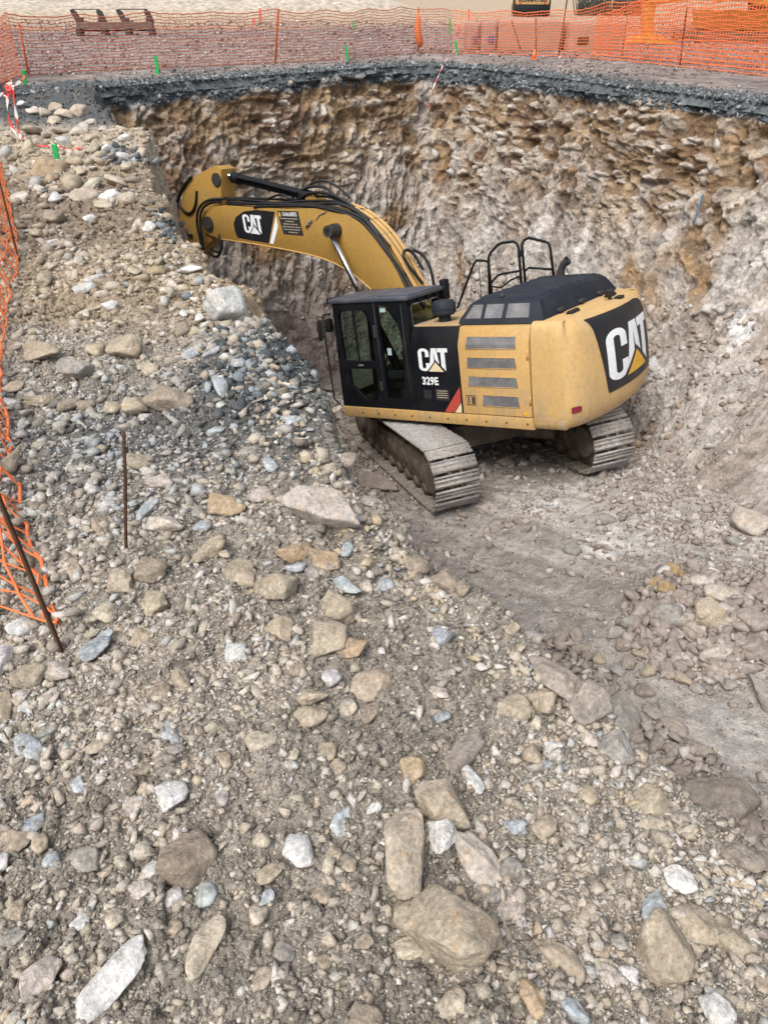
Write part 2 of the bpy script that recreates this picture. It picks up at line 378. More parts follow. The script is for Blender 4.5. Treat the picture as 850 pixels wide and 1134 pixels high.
def floor_h(x, y, fine=True):
    x = np.asarray(x, float); y = np.asarray(y, float)
    z = ET[2] + .1346 * (x - ET[0]) - .2172 * (y - ET[1])
    z = -6.3 + np.log1p(np.exp((z + 6.3) * 5)) / 5
    z = z + .42 * np.exp(-(((x - 3.25) / 1.05) ** 2 + ((y - 5.75) / .75) ** 2))
    nz = .05 * fbm(x * .7, y * .7, 2.2, 3)
    if fine:
        f1, f2, h, _, _ = worley(x * 3.2 + .4 * fbm(x * 2, y * 2, 4, 2), y * 3.2, 5)
        nz = nz + .05 * fbm(x * 4, y * 4, 9.1, 5, .6) + .02 * (h - .5) * np.clip((f2 - f1) * 4, 0, 1)
    ca, sa = math.cos(2.2), math.sin(2.2); nz = nz + (.03 * fbm((x * ca + y * sa) * .9, (-x * sa + y * ca) * 6, 3.3, 3) if fine else 0)
    near = np.exp(-(((x - ET[0]) / 2.6) ** 2 + ((y - ET[1]) / 2.8) ** 2))
    if fine:
        tu = (x - ET[0]) * -.30 + (y - ET[1]) * .954; tv = (x - ET[0]) * .954 + (y - ET[1]) * .30
        mk_ = (np.abs(np.abs(tv) - 1.28) < .34) * sstep(-1.2, -2.2, tu) * (1 - sstep(-4.2, -6.0, tu)); bk_ = np.clip(.6 + 1.2 * fbm(x * 1.5, y * 1.5, 44, 3), 0, 1)
        nz = nz + mk_ * bk_ * (.022 * np.abs(np.sin(tu * math.pi / .216)) - .03)
    return z + nz - .04 * near
def near_h(x, y, fine=True):
    x = np.asarray(x, float); y = np.asarray(y, float)
    d = rim_dist(x, y); sc = np.clip(y, .8, 9)
    d = d + .10 * np.clip(sc / 2.5, .35, 1.8) * fbm(x * 1.7, y * 1.7, 1.5, 3) + .05 * np.clip(sc / 2.5, .4, 1.5) * fbm(x * 7, y * 7, 3.5, 3) + .09 * np.clip(sc / 2.5, .45, 1.6) * fbm(x * 3.3, y * 3.3, 13.5, 2) - .03
    h = .15 * sstep(11, 14.5, y)
    h = h + .30 * np.exp(-((x + 2.9) / 1.0) ** 2 - ((y - 10.2) / 2.0) ** 2) * (d < .6)
    h = h + .16 * np.exp(-((x + .72) / .38) ** 2 - ((y - 3.75) / .55) ** 2)
    h = h + .05 * np.exp(-((x + .2) / .5) ** 2 - ((y - 1.5) / .5) ** 2)
    h = h + .055 * fbm(x * .9, y * .9, .3, 3) + .03 * fbm(x * 3.1, y * 3.1, .7, 3)
    if fine:
        wx = x + .03 * fbm(x * 9, y * 9, 5.5, 2); wy = y + .03 * fbm(x * 9, y * 9, 8.5, 2)
        for sc_, am, sd_ in ((6.5, .028, 1), (15., .016, 2), (36., .0075, 3)):
            f1, f2, hh, _, _ = worley(wx * sc_, wy * sc_, sd_)
            h = h + am * hh * np.clip(1.1 - f1 * 1.25, 0, 1) * 1.6
        h = h + .008 * fbm(x * 28, y * 28, 1.1, 3)
    dd = np.clip(d, 0, None)
    drop = np.where(dd < .06, dd * dd * 14 + .2 * dd, .0624 + (dd - .06) * 7.0)
    drop = drop * (1 + .16 * fbm(x * 1.3, y * 1.3, 6.6, 3))
    return np.maximum(h - drop, floor_h(x, y, False) - .35), d
def terrain(x, y):
    return np.maximum(near_h(x, y)[0], floor_h(x, y))
_lx = np.arange(-7, 8.01, .025); _ly = np.arange(.2, 19.01, .025); _LX, _LY = np.meshgrid(_lx, _ly); LUT = terrain(_LX, _LY)
def look(x, y):
    i = np.clip(np.rint((x + 7) / .025).astype(int), 0, len(_lx) - 1); j = np.clip(np.rint((y - .2) / .025).astype(int), 0, len(_ly) - 1); return LUT[j, i]
_ts = .5 * 1.004 ** np.arange(980)
def hit(u, v):
    """where the lines of sight of photo pixels meet the ground"""
    out = []
    for a, b in zip(np.atleast_1d(u), np.atleast_1d(v)):
        p = rays(a, b)[None] * _ts[:, None]; k = np.nonzero(p[:, 2] + CAMZ < look(p[:, 0], p[:, 1]))[0]
        q = p[k[0]] if len(k) else p[900]; q = q.copy(); q[2] = look(q[0], q[1]); out.append(q)
    return np.array(out)

def zone_col(x, y, d):
    """colour of the loose earth of the bank"""
    n = fbm(x * 2.1, y * 2.1, 3.3, 4); n2 = fbm(x * .8, y * .8, 12.3, 3)
    c = np.broadcast_to(np.array((.37, .328, .275)), x.shape + (3,)).copy()
    c = mixc(c, (.30, .265, .22), np.clip(n * 1.3 + .2, 0, 1))
    c = mixc(c, (.43, .38, .31), np.clip(n2 * 1.6, 0, 1))
    tan = sstep(4.0, 4.9, y + .4 * n) * (1 - sstep(8.5, 10, y)); c = mixc(c, (.37, .285, .19), tan * .9)
    br = sstep(5.6, 6.3, y + .5 * n) * (1 - sstep(8.0, 9, y)) * sstep(-1.9, -2.3, x + .3 * n); c = mixc(c, (.27, .21, .15), br)
    pale = sstep(8.2, 9.6, y + .6 * n) * (1 - sstep(11.5, 12.8, y)); c = mixc(c, (.45, .375, .28), pale)
    gr = np.exp(-((x + 1.0 - .12 * (y - 3)) / 1.0) ** 2 - ((y - 3.15) / .55) ** 2) * np.clip(1 + n, .3, 1.4); c = mixc(c, (.135, .133, .128), np.clip(gr * 1.2, 0, .95))
    dk = np.exp(-((x + .60) / .30) ** 2 - ((y - 3.75) / .42) ** 2); c = mixc(c, (.075, .085, .09), np.clip(dk * 1.5 + .4 * n * dk, 0, 1))
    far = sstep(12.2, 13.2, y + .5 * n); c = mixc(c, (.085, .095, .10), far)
    wall = sstep(.12, .7, d); c = mixc(c, mixc(np.array((.16, .105, .065)), np.array((.22, .165, .12)), np.clip(n + .5, 0, 1)), wall)
    return c

def fan(theta, k):
    y = CAMZ / np.tan(theta); zc = y * cP + CAMZ * sP; return k * zc, y
th = np.linspace(R_(76), R_(5.2), 740)
k_ = np.concatenate([np.linspace(-1.5, -.62, 60)[:-1], np.linspace(-.62, .62, 640), np.linspace(.62, 1.9, 120)[1:]])
TH, KK = np.meshgrid(th, k_, indexing='ij'); X, Y = fan(TH, KK)
H, D = near_h(X, Y)
C = zone_col(X, Y, D)
wl = sstep(.06, .3, D); gxn = np.gradient(D, axis=1); gyn = np.gradient(D, axis=0)
X0, Y0 = X.copy(), Y.copy(); dnx, dny = .88, .48
rough_ = wl * (.20 * fbm(X0 * 1.5, Y0 * 1.5, H * 1.5, 3) + .10 * fbm(X0 * 4.5, Y0 * 4.5, H * 4.5, 3)); X = X + rough_ * dnx; Y = Y + rough_ * dny; H = H + wl * .08 * fbm(X0 * 3, Y0 * 3, H * 3 + 9, 3)
ws = fbm(X0 * 2.2, Y0 * 2.2, H * 2.2, 4); C = mixc(C, mixc(np.broadcast_to(np.array((.15, .10, .06)), C.shape), np.array((.28, .20, .13)), np.clip(ws * 2, 0, 1)), wl); C = mixc(C, (.085, .09, .09), wl * np.clip((-ws - .12) * 6, 0, 1) * (H > -1.2))
NEARG = (X, Y, H, D)
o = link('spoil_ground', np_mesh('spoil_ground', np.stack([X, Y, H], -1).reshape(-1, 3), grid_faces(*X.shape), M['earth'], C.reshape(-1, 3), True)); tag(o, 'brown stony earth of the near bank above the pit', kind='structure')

# pit floor
xs = np.arange(-5.5, 8.5, .022); ys = np.arange(.6, 19.2, .024); X, Y = np.meshgrid(xs, ys); H = floor_h(X, Y)
n = fbm(X * .55, Y * .55, 7.7, 4); n2 = fbm(X * 2.5, Y * 2.5, 1.9, 4)
C = np.broadcast_to(np.array((.37, .335, .305)), X.shape + (3,)).copy()
C = mixc(C, (.42, .38, .345), np.clip(n * 1.6 + .3, 0, 1)); C = mixc(C, (.31, .275, .248), np.clip(n2 * 1.2, 0, 1))
def blob(cx, cy, rx, ry, a=0.0):
    ca, sa = math.cos(a), math.sin(a); ex = ((X - cx) * ca + (Y - cy) * sa) / rx; ey = (-(X - cx) * sa + (Y - cy) * ca) / ry
    return np.exp(-ex * ex - ey * ey)
for cx, cy, rx, ry, a, s in ((2.35, 9.0, .5, .22, -.5, 1.5), (2.75, 9.7, .55, .25, .1, 1.2), (3.4, 7.9, .9, .6, .3, .75), (2.75, 7.6, .6, .4, .2, .5), (3.5, 4.2, .7, .45, .5, .9), (4.4, 6.6, .7, .6, 0, .6), (3.9, 10.2, .3, .2, 0, .9)):
    C = mixc(C, (.62, .60, .575), np.clip(blob(cx, cy, rx, ry, a) * s * (.75 + 1.3 * n2), 0, .95))
C = mixc(C, (.46, .42, .37), np.clip(sstep(2.4, 4.2, X + .6 * n) * .55, 0, 1) * (Y < 9.5))
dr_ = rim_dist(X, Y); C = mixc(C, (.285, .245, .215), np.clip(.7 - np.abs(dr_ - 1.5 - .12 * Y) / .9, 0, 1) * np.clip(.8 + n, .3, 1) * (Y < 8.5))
ca_, sa_ = math.cos(2.2), math.sin(2.2); st_ = fbm((X * ca_ + Y * sa_) * .9, (-X * sa_ + Y * ca_) * 9, 3.3, 4); C = mixc(C, C * 1.28, np.clip(st_ * 2, 0, 1)); C = mixc(C, C * .8, np.clip(-st_ * 2, 0, 1))
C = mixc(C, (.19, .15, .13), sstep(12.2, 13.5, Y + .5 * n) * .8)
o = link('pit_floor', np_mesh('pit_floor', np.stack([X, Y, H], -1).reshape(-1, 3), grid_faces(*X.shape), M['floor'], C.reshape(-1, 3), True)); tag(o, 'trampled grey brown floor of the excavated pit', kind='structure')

# pit walls
RIMZ = .15
rim = np.array([(-8.6, 13.9), (-6.66, 16.0), (-5.41, 17.5), (-2.6, 19.97), (-.6, 21.9), (1.25, 23.0), (2.6, 21.5), (3.59, 19.7), (4.95, 17.15), (6.57, 14.6), (8.6, 11.2), (10.2, 7.2), (11.2, 2.5), (11.5, -2)])
base = np.array([(-6.2, 12.2), (-5.0, 14.2), (-4.0, 15.7), (-1.6, 17.5), (.2, 18.9), (1.2, 19.2), (2.1, 18.0), (2.75, 16.2), (3.6, 13.6), (4.3, 11.4), (4.35, 8.6), (4.6, 6.4), (4.7, 3.5), (4.7, -1)])
def chaikin(P, it=2):
    for _ in range(it):
        q = .75 * P[:-1] + .25 * P[1:]; r = .25 * P[:-1] + .75 * P[1:]
        P = np.concatenate([P[:1], np.stack([q, r], 1).reshape(-1, P.shape[1]), P[-1:]])
    return P
rb = chaikin(np.concatenate([rim, base], 1), 3)
seg = np.hypot(*np.diff(rb[:, :2], axis=0).T); S0 = np.concatenate([[0], np.cumsum(seg)])
ss = np.concatenate([np.arange(0, 26.5, .024), np.arange(26.5, S0[-1], .08)])
rimi = np.stack([np.interp(ss, S0, rb[:, k]) for k in range(4)], 1)
tt = np.concatenate([[-.06, -.02], np.linspace(0, 1.06, 330)])
S, T_ = np.meshgrid(ss, tt); rx, ry, bx, by = [np.broadcast_to(rimi[:, k], S.shape) for k in range(4)]
bz = floor_h(rimi[:, 2], rimi[:, 3], False) - .15; depth = RIMZ - bz
talus = np.broadcast_to(sstep(14.0, 18.5, ss), S.shape)
tc = np.clip(T_, 0, None); g = (1 - talus) * (.75 * tc + .25 * tc ** 2) + talus * (.42 * tc + .58 * tc ** 2.6) + np.minimum(T_, 0) * 4
PX = rx + (bx - rx) * g; PY = ry + (by - ry) * g
wob = .10 * fbm(S * .7, S * 0 + 3.3, 0, 3) * np.exp(-tc * 9) ; PZ = RIMZ - np.clip(T_, 0, None) * np.broadcast_to(depth, S.shape)
tx = np.gradient(rimi[:, 0]); ty = np.gradient(rimi[:, 1]); L = np.hypot(tx, ty); nx, ny = ty / L, -tx / L       # towards the pit
nx = np.broadcast_to(nx, S.shape); ny = np.broadcast_to(ny, S.shape)
dm = T_ * np.broadcast_to(depth, S.shape)            # metres below the rim
w1 = fbm(S * .9, dm * .9, 2.0, 3); w2 = fbm(S * .9 + 40, dm * .9, 5.0, 3)
up = 1 - sstep(.27, .52, T_ + .14 * w1 - .05 * sstep(12, 16, S))              # layered rock and soil near the top
low = sstep(.55, .75, T_ + .15 * w1) * (1 - talus)   # dug face, smoother
f1, f2, ha, oxa, oya = worley((S + .25 * w2) / .62, (dm + .18 * w1) / .24, 11)
g1, g2, hb, oxb, oyb = worley((S + .12 * w2) / .27, (dm + .1 * w1) / .115, 12)
q1, q2, hc, oxc, oyc = worley((S + .35 * dm + .5 * w2) / .5, (dm + .4 * w1) / .95, 13)
e1, e2, he, oxe, oye = worley((S + .3 * dm + .2 * w2) / .16, (dm + .2 * w1) / .27, 14)
crA = np.clip((f2 - f1) * 4, 0, 1); crB = np.clip((g2 - g1) * 3.5, 0, 1); crC = np.clip((q2 - q1) * 3, 0, 1); crE = np.clip((e2 - e1) * 3, 0, 1)
h1, h2, hd, oxd, oyd = worley((S + .5 * w2 + .3 * dm) / .34, (dm + .3 * w1 - .12 * S) / .30, 15); crD = np.clip((h2 - h1) * 3.5, 0, 1)
k1, k2, hk, oxk, oyk = worley((S + .1 * w2) / .105, (dm + .06 * w1) / .085, 16); crK = np.clip((k2 - k1) * 3, 0, 1)
sel = sstep(-.15, .2, fbm(S * .6, dm * .9, 61, 3))
rag_ = fbm(S * 2.1, dm * 3.0, 62, 5, .6)
blk = (1 - sel) * (.20 * (ha - .45) * crA - .06 * oya * crA + .15 * (hb - .4) * crB - .03 * oyb * crB) + sel * (.20 * (hd - .5) * crD + .05 * oxd * crD + .16 * (he - .5) * crE - .05 * oye * crE) + .08 * rag_ + .055 * (hk - .5) * crK
face = .36 * (hc - .5) * crC + .14 * oxc * crC + .17 * (he - .5) * crE + .09 * oye * crE + .05 * fbm(S * 5, dm * 4, 3, 4) + .06 * (hk - .5) * crK
teeth = fbm((S + .3 * dm) * 11, dm * .8, 81, 3); tz_ = np.clip(2.2 * fbm(S * .7, dm * .7, 82, 2) + .25, 0, 1)
face = face * .8 + .075 * teeth * tz_
smo = .02 * teeth * tz_ + .035 * (hk - .5) * crK + .16 * fbm(S * 1.3, dm * 1.3, 4.4, 4) + .05 * (he - .5) * crE + .05 * (hc - .5) * crC + .035 * fbm(S * 6, dm * 5, 2.4, 3)
tal = .03 * (hk - .5) * crK + .10 * fbm(S * 1.4, dm * 1.4, 4.9, 4) + .05 * (hb - .5) * crB + .03 * fbm(S * 9, dm * 8, 2.4, 3)
tl = talus * sstep(.55, .72, T_ + .1 * w1)
disp = up * blk + (1 - up) * ((1 - low) * face + low * smo); disp = disp * (1 - tl) + tal * tl
disp = disp + .22 * w2 * sstep(0, .1, T_) + .05 * fbm(S * 2, S * 0, 8, 3)
lip = sstep(-.01, .02, T_); disp = disp * lip - .02 * (1 - lip)
disp = disp - .12 * (1 - sstep(.0, .06, T_)) * (up * 0 + 1) * 0
PX = PX + nx * disp; PY = PY + ny * disp; PZ = PZ + .25 * disp * sstep(.02, .1, T_) - .07 * (T_ < .004)
soil = np.array((.185, .115, .07)); ochre = np.array((.31, .215, .125)); rockc = np.array((.40, .345, .29)); grey = np.array((.375, .345, .315)); pale = np.array((.57, .545, .515)); brn = np.array((.235, .19, .17)); blackc = np.array((.085, .10, .11))
wc3 = fbm(S * .35, dm * .5, 21, 3); wc4 = fbm(S * 1.6, dm * 1.2, 31, 4)
C = mixc(np.broadcast_to(soil, S.shape + (3,)), ochre, np.clip(.5 + 1.2 * wc4, 0, 1))
hb2 = np.where(sel > .5, hd, hb); C = mixc(C, rockc, np.clip((hb2 - .36) * 2.2, 0, 1) * np.clip((ha + .6 * wc3 - .1) * 2, 0, 1) * .85)
C = mixc(C, (.47, .43, .38), np.clip((hb - .85) * 6, 0, 1) * .8); C = C * (.62 + .46 * np.where(sel > .5, he, hb) + .28 * hk)[..., None]
Cm = mixc(np.broadcast_to(grey, S.shape + (3,)), rockc, np.clip(.4 + 1.5 * wc4, 0, 1))
stk = np.clip(2.6 * fbm((S + .25 * dm) * 1.5, dm * .55, 41, 5, .6) + .05, 0, 1); rg_ = sstep(9, 13, S); Cm = mixc(Cm, pale, stk * (.30 + .5 * rg_)); Cm = mixc(Cm, (.29, .24, .195), (1 - rg_) * np.clip(.3 + wc4, 0, .7))
org = np.clip(4.2 * fbm(S * .75, dm * .9, 51, 4) - .7, 0, 1); Cm = mixc(Cm, (.27, .165, .075), org * .9)
Cm = mixc(Cm, (.25, .21, .18), np.clip((.32 - he) * 3, 0, 1) * .6); Cm = Cm * (.66 + .36 * he + .34 * hk)[..., None]; Cm = mixc(Cm, (.56, .54, .51), np.clip(teeth * 2.2, 0, 1) * tz_ * .55)
Cl = mixc(np.broadcast_to(brn, S.shape + (3,)), np.array((.30, .255, .23)), np.clip(.4 + 1.6 * wc4, 0, 1))
rgt = sstep(10.0, 13.5, S)
C = mixc(C, pale * .9, np.clip(stk * 1.2 - .3, 0, 1) * (.15 + .4 * sstep(9, 13, S)) * sstep(.14, .34, T_)); C = mixc(C, Cm, 1 - up); C = mixc(C, Cl, low * (1 - .75 * rgt) * .95)
ghost = np.clip(1 - np.abs(S - 13.2 - .15 * w2) / .35, 0, 1) * sstep(.02, .06, T_) * (1 - sstep(.45, .6, T_)); C = mixc(C, (.47, .45, .43), ghost * .55)
Ct = mixc(np.broadcast_to(np.array((.33, .28, .235)), S.shape + (3,)), np.array((.44, .40, .36)), np.clip(.3 + 1.6 * wc4, 0, 1)); C = mixc(C, Ct, tl)
wp = np.clip(1.4 - np.hypot((S - 22.6) / .5, (T_ - .80) / .035), 0, 1) + np.clip(1.4 - np.hypot((S - 24.6) / .35, (T_ - .63) / .05), 0, 1); C = mixc(C, (.62, .60, .585), np.clip(wp * 1.4, 0, 1) * (hb > .25))
band = 1 - sstep(.032, .055, T_ + .03 * fbm(S * 1.1, S * 0, 71, 3) + .028 * w2 + .012 * (hb - .5)); C = mixc(C, mixc(np.broadcast_to(blackc, S.shape + (3,)), np.array((.24, .255, .26)), np.clip((hb - .72) * 8, 0, 1) * .8), band)
o = link('pit_wall', np_mesh('pit_wall', np.stack([PX, PY, PZ], -1).reshape(-1, 3), grid_faces(*S.shape)[:, ::-1], M['wall'], C.reshape(-1, 3), False)); tag(o, 'quarried rock face of the pit with brown soil layers above grey rock', kind='structure')
WALL = (S, T_, PX, PY, PZ)

# yard beyond the pit, one sheet to the horizon
inner = np.array([(-.9, -1.0), (-1.1, 1.0), (-1.8, 5), (-3.9, 11.0), (-5.6, 14.4), (-6.66, 16.0)]); inz = np.array([-.5, -.45, -.4, -.2, .05, RIMZ])
rsel = rimi[(ss > 2.85)]; sI = np.concatenate([[0], np.cumsum(np.hypot(*np.diff(inner, axis=0).T))])
qi = np.linspace(0, sI[-1], 140)[:-1]; li = np.stack([np.interp(qi, sI, inner[:, 0]), np.interp(qi, sI, inner[:, 1])], 1); lz = np.interp(qi, sI, inz)
dec = rsel[::3, :2]; IN = np.concatenate([li, dec]); IZ = np.concatenate([lz, np.full(len(dec), RIMZ)])
off = np.concatenate([[-.10, .0, .06, .13, .22, .32, .45], np.geomspace(.6, 12, 60), np.geomspace(12.8, 1500, 60)])
cen = np.array((1.5, 9.0)); dr = IN - cen; dr[:len(li)] = dr[:len(li)] * .5 + np.array((-6.0, 1.0)); dr = dr / np.linalg.norm(dr, axis=1)[:, None]
OX = IN[None, :, 0] + off[:, None] * dr[None, :, 0]; OY = IN[None, :, 1] + off[:, None] * dr[None, :, 1]
rag = .06 * fbm(np.arange(len(IN)) * .045, np.zeros(len(IN)), 3.2, 4); e_ = np.exp(-np.clip(off, 0, None) / .5)[:, None]
OX = OX - e_ * rag * dr[None, :, 0]; OY = OY - e_ * rag * dr[None, :, 1]
OFF = np.broadcast_to(off[:, None], OX.shape)
OZ = IZ[None, :] * np.exp(-OFF / 40) + RIMZ * (1 - np.exp(-OFF / 40)) + .035 * fbm(OX * 1.4, OY * 1.4, 1, 4) * (OFF > .1) + np.where(OFF < 0, -.16, 0) + .03 * fbm(OX * 6, OY * 6, 2, 3) * (OFF < 14)
berm = np.exp(-((OY - 78 - .05 * OX) / 5) ** 2) * (1.0 + .4 * fbm(OX * .3, OY * .3, 4, 3)) * sstep(8, -4, OX); OZ = OZ + 1.5 * berm
n = fbm(OX * .5, OY * .5, 13, 4); n3 = fbm(OX * .12, OY * .2, 15, 3); n4 = fbm(OX * 4, OY * 4, 16, 3)
C = np.broadcast_to(np.array((.265, .222, .20)), OX.shape + (3,)).copy(); C = mixc(C, (.165, .14, .13), np.clip(n4 * .7 + n * 1.6, 0, 1))
C = mixc(C, (.40, .215, .13), np.clip(sstep(.0, .25, n3 + .18 * sstep(36, 44, OY) - .05) * sstep(34, 40, OY) * (1 - sstep(60, 68, OY)), 0, 1))
C = mixc(C, (.42, .33, .235), sstep(46, 60, OY + 4 * n)); C = mixc(C, (.50, .45, .38), np.clip(berm * 1.3, 0, 1))
edge = 1 - sstep(.7, 1.9, OFF + .5 * n4 * (OFF > .3) + .7 * n); C = mixc(C, (.10, .115, .12), edge); C = mixc(C, (.2, .21, .215), np.clip(edge * (n4 * 3 - .5), 0, 1) * .6)
o = link('yard_ground', np_mesh('yard_ground', np.stack([OX, OY, OZ], -1).reshape(-1, 3), grid_faces(*OX.shape), M['far'], C.reshape(-1, 3), True)); tag(o, 'level gravel yard beyond the pit rim', kind='structure')
# ------------------------------------------------------------------ the excavator
EX = empty('excavator'); m4 = Matrix.Identity(4)
for i in range(3):
    for j in range(3): m4[i][j] = ER[i, j]
    m4[i][3] = ET[i]
EX.matrix_world = m4
tag(EX, 'yellow and black tracked excavator at work on the floor of the pit', 'excavator')
YL = 1.476
# --- undercarriage
ub = MB(); ub.box((0, 0, .62), (1.5, 1.75, .42), .06); ub.tube([(0, 0, .78), (0, 0, 1.04)], .68, 32)
for sx in (-1, 1):
    for sy in (-1, 1): ub.tube([(sx * .5, sy * .5, .62), (sx * 1.1, sy * 1.05, .55)], [.24, .2], 10)
un = ub.build('undercarriage', M['mud_steel'], EX, 40); un.rotation_euler = (0, 0, TRACK_YAW)
def shoe_mesh():
    bm = bmesh.new(); V = []; Fc = []; Cc = []
    prof = [(-.092, 0), (-.092, .012), (-.087, .036), (-.074, .036), (-.066, .012), (-.03, .014), (-.024, .028), (-.014, .028), (-.008, .014), (.04, .014), (.046, .028), (.056, .028), (.062, .014), (.082, .014), (.082, 0)]
    for y in (-.345, .345):
        for a, b in prof: V.append((a, y, b)); Cc.append((1 if b > .025 else .0,) * 3)
    n = len(prof); Fc = [(i, i + 1, n + i + 1, n + i) for i in range(n - 1)]
    bm.free(); me = np_mesh('track_shoe', V, Fc, M['track'], np.array(Cc, float)); 
    bm = bmesh.new(); bm.from_mesh(me); bm.faces.new([bm.verts[i] for i in range(n)] if bm.verts.ensure_lookup_table() is None else []); bm.faces.new([bm.verts[n + i] for i in range(n)][::-1])
    bm.faces.new([bm.verts[i] for i in (0, n, 2 * n - 1, n - 1)]); bmesh.ops.recalc_face_normals(bm, faces=bm.faces[:]); bm.to_mesh(me); bm.free(); return me
SHOE = shoe_mesh(); CX, RR, ZC = 1.95, .455, .52
per = 4 * CX + 2 * math.pi * RR; NS = 50
def track_pt(s):
    s = s % per
    if s < 2 * CX: return (CX - s, ZC + RR, math.pi)                # top, running to the rear
    s -= 2 * CX
    if s < math.pi * RR: a = s / RR; return (-CX - RR * math.sin(a), ZC + RR * math.cos(a), math.pi - a)
    s -= math.pi * RR
    if s < 2 * CX: return (-CX + s, ZC - RR, 0)
    s -= 2 * CX; a = s / RR; return (CX + RR * math.sin(a), ZC - RR * math.cos(a), -a)
for sy in (1, -1):
    yc = sy * 1.282; b = MB()
    b.prism([(-1.62, .26), (1.62, .26), (1.72, .45), (1.5, .72), (-1.5, .72), (-1.72, .45)], yc - .2, yc + .2, bev=.03)
    b.prism([(-1.5, .72), (1.5, .72), (1.3, .86), (-1.3, .86)], yc - .1, yc + .1, bev=.02)
    for k in range(5): b.box((-1.2 + .6 * k, yc + .21, .5), (.34, .03, .2), .02)
    tf = b.build('crawler_track', M['mud_steel'], EX, 40); tf.rotation_euler = (0, 0, TRACK_YAW)
    for sx, nm in ((1, 'idler_wheel'), (-1, 'drive_sprocket')):
        b = MB(); b.tube([(sx * CX, yc - .17, ZC), (sx * CX, yc - .14, ZC), (sx * CX, yc + .14, ZC), (sx * CX, yc + .17, ZC)], [.3, .41, .41, .3], 36)
        b.tube([(sx * CX, yc - .26, ZC), (sx * CX, yc + .26, ZC)], .235, 24); b.build(nm, M['mud_steel'], tf, 40)
    for k in range(8):
        b = MB(); b.tube([(-1.47 + .42 * k, yc - .22, .2), (-1.47 + .42 * k, yc - .15, .2), (-1.47 + .42 * k, yc + .15, .2), (-1.47 + .42 * k, yc + .22, .2)], [.07, .125, .125, .07], 16); b.build('track_roller', M['mud_steel'], tf, 40)
    for k in range(2):
        b = MB(); b.tube([(-.75 + 1.5 * k, yc - .2, .87), (-.75 + 1.5 * k, yc + .2, .87)], .075, 14); b.build('carrier_roller', M['mud_steel'], tf, 40)
    b = MB(); ch = [track_pt(per * i / 100) for i in range(100)]
    for yy in (-.085, .085):
        ci = [(x - (x - max(-CX, min(CX, x))) * .08, z) for x, z, a in ch]
        vs = [[b.bm.verts.new(p) for p in ((x, yc + yy - .025, z + dz), (x, yc + yy + .025, z + dz))] for x, z, a in ch for dz in (0,)]
        cx_ = [(-CX if x < -CX else CX if x > CX else x) for x, z, a in ch]
        vi = []
        for (x, z, a), c0 in zip(ch, cx_):
            n_ = Vector((x - c0, 0, z - ZC)).normalized() * .07; vi.append([b.bm.verts.new((x - n_.x, yc + yy - .025, z - n_.z)), b.bm.verts.new((x - n_.x, yc + yy + .025, z - n_.z))])
        for i in range(100):
            j = (i + 1) % 100
            b.bm.faces.new((vs[i][0], vs[j][0], vi[j][0], vi[i][0])); b.bm.faces.new((vs[i][1], vi[i][1], vi[j][1], vs[j][1])); b.bm.faces.new((vi[i][0], vi[j][0], vi[j][1], vi[i][1])); b.bm.faces.new((vs[i][0], vs[i][1], vs[j][1], vs[j][0]))
    b.build('track_chain', M['mud_steel'], tf)
    for i in range(NS):
        x, z, a = track_pt(per * (i + .37) / NS); c0 = max(-CX, min(CX, x)); nrm = Vector((x - c0, 0, z - ZC))
        if nrm.length < 1e-5: nrm = Vector((0, 0, 1))
        nrm.normalize(); tng = Vector((-nrm.z, 0, nrm.x)); yv = nrm.cross(tng)
        s_ = bpy.data.objects.new('track_shoe', SHOE); COL.objects.link(s_); s_.parent = tf
        mm = Matrix.Identity(4)
        for r in range(3): mm[r][0] = tng[r]; mm[r][1] = yv[r]; mm[r][2] = nrm[r]
        mm.translation = Vector((x, yc, z)); s_.matrix_local = mm
# --- house frame
b = MB(); b.box((-.2, 0, 1.16), (3.5, 2.86, .16), .02); b.box((-.85, 0, 1.85), (2.2, 2.5, 1.25), .03)
b.box((1.1, -.05, 1.4), (1.0, .9, .5), .04)
b.build('slewing_frame', M['dark_steel'], EX, 40)
b = MB(); b.prism([(1.58, 1.075), (1.60, 1.10), (1.60, 1.247), (-1.985, 1.247), (-1.985, 1.07)], 1.36, YL + .012, bev=.022); b.build('lower_rail', M['yellow'], EX, 40)
b = MB(); b.prism([(1.55, 1.075), (1.55, 1.25), (-1.985, 1.25), (-1.985, 1.07)], -YL, -1.36, bev=.022); b.build('lower_rail', M['yellow'], EX, 40)
b = MB(); b.box((.45, -1.02, 1.72), (1.9, .88, .92), .05); b.box((-.55, -.9, 2.3), (.5, 1.0, .34), .03); b.build('fuel_tank', M['yellow'], EX, 40)
b = MB(); b.box((1.45, -1.02, 1.55), (.36, .86, .5), .03); b.build('tool_box', M['yellow'], EX, 40)
def side_prof(): return [(YL - .06, 1.252), (YL, 1.262), (YL, 2.29), (1.37, 2.54), (.7, 2.545), (.7, 1.252)]
def side_body(x0, x1, name, mat, bev=.012):
    b = MB(); b.prism(side_prof(), x0, x1, fn=lambda a, y, c: (y, a, c), bev=bev); return b.build(name, mat, EX, 40)
side_panel = side_body(-.808, .03, 'side_panel', M['black'])
engine_door = side_body(-1.972, -.822, 'engine_door', M['yellow'])
b = MB(); b.box((-.40, .93, 2.552), (.80, .86, .02), .006); b.box((-.40, -.4, 2.53), (.80, 1.7, .03), .006); b.build('service_deck', M['tan_deck'], EX)
OUT = .004
def side(a, b_, o=OUT):
    """point on the cab side face: a = x, b = z, following the chamfer"""
    if b_ <= 2.29: return (a, YL + o, b_)
    t = (b_ - 2.29) / .25; return (a, YL - .106 * t + o * .93, b_ + o * .35)
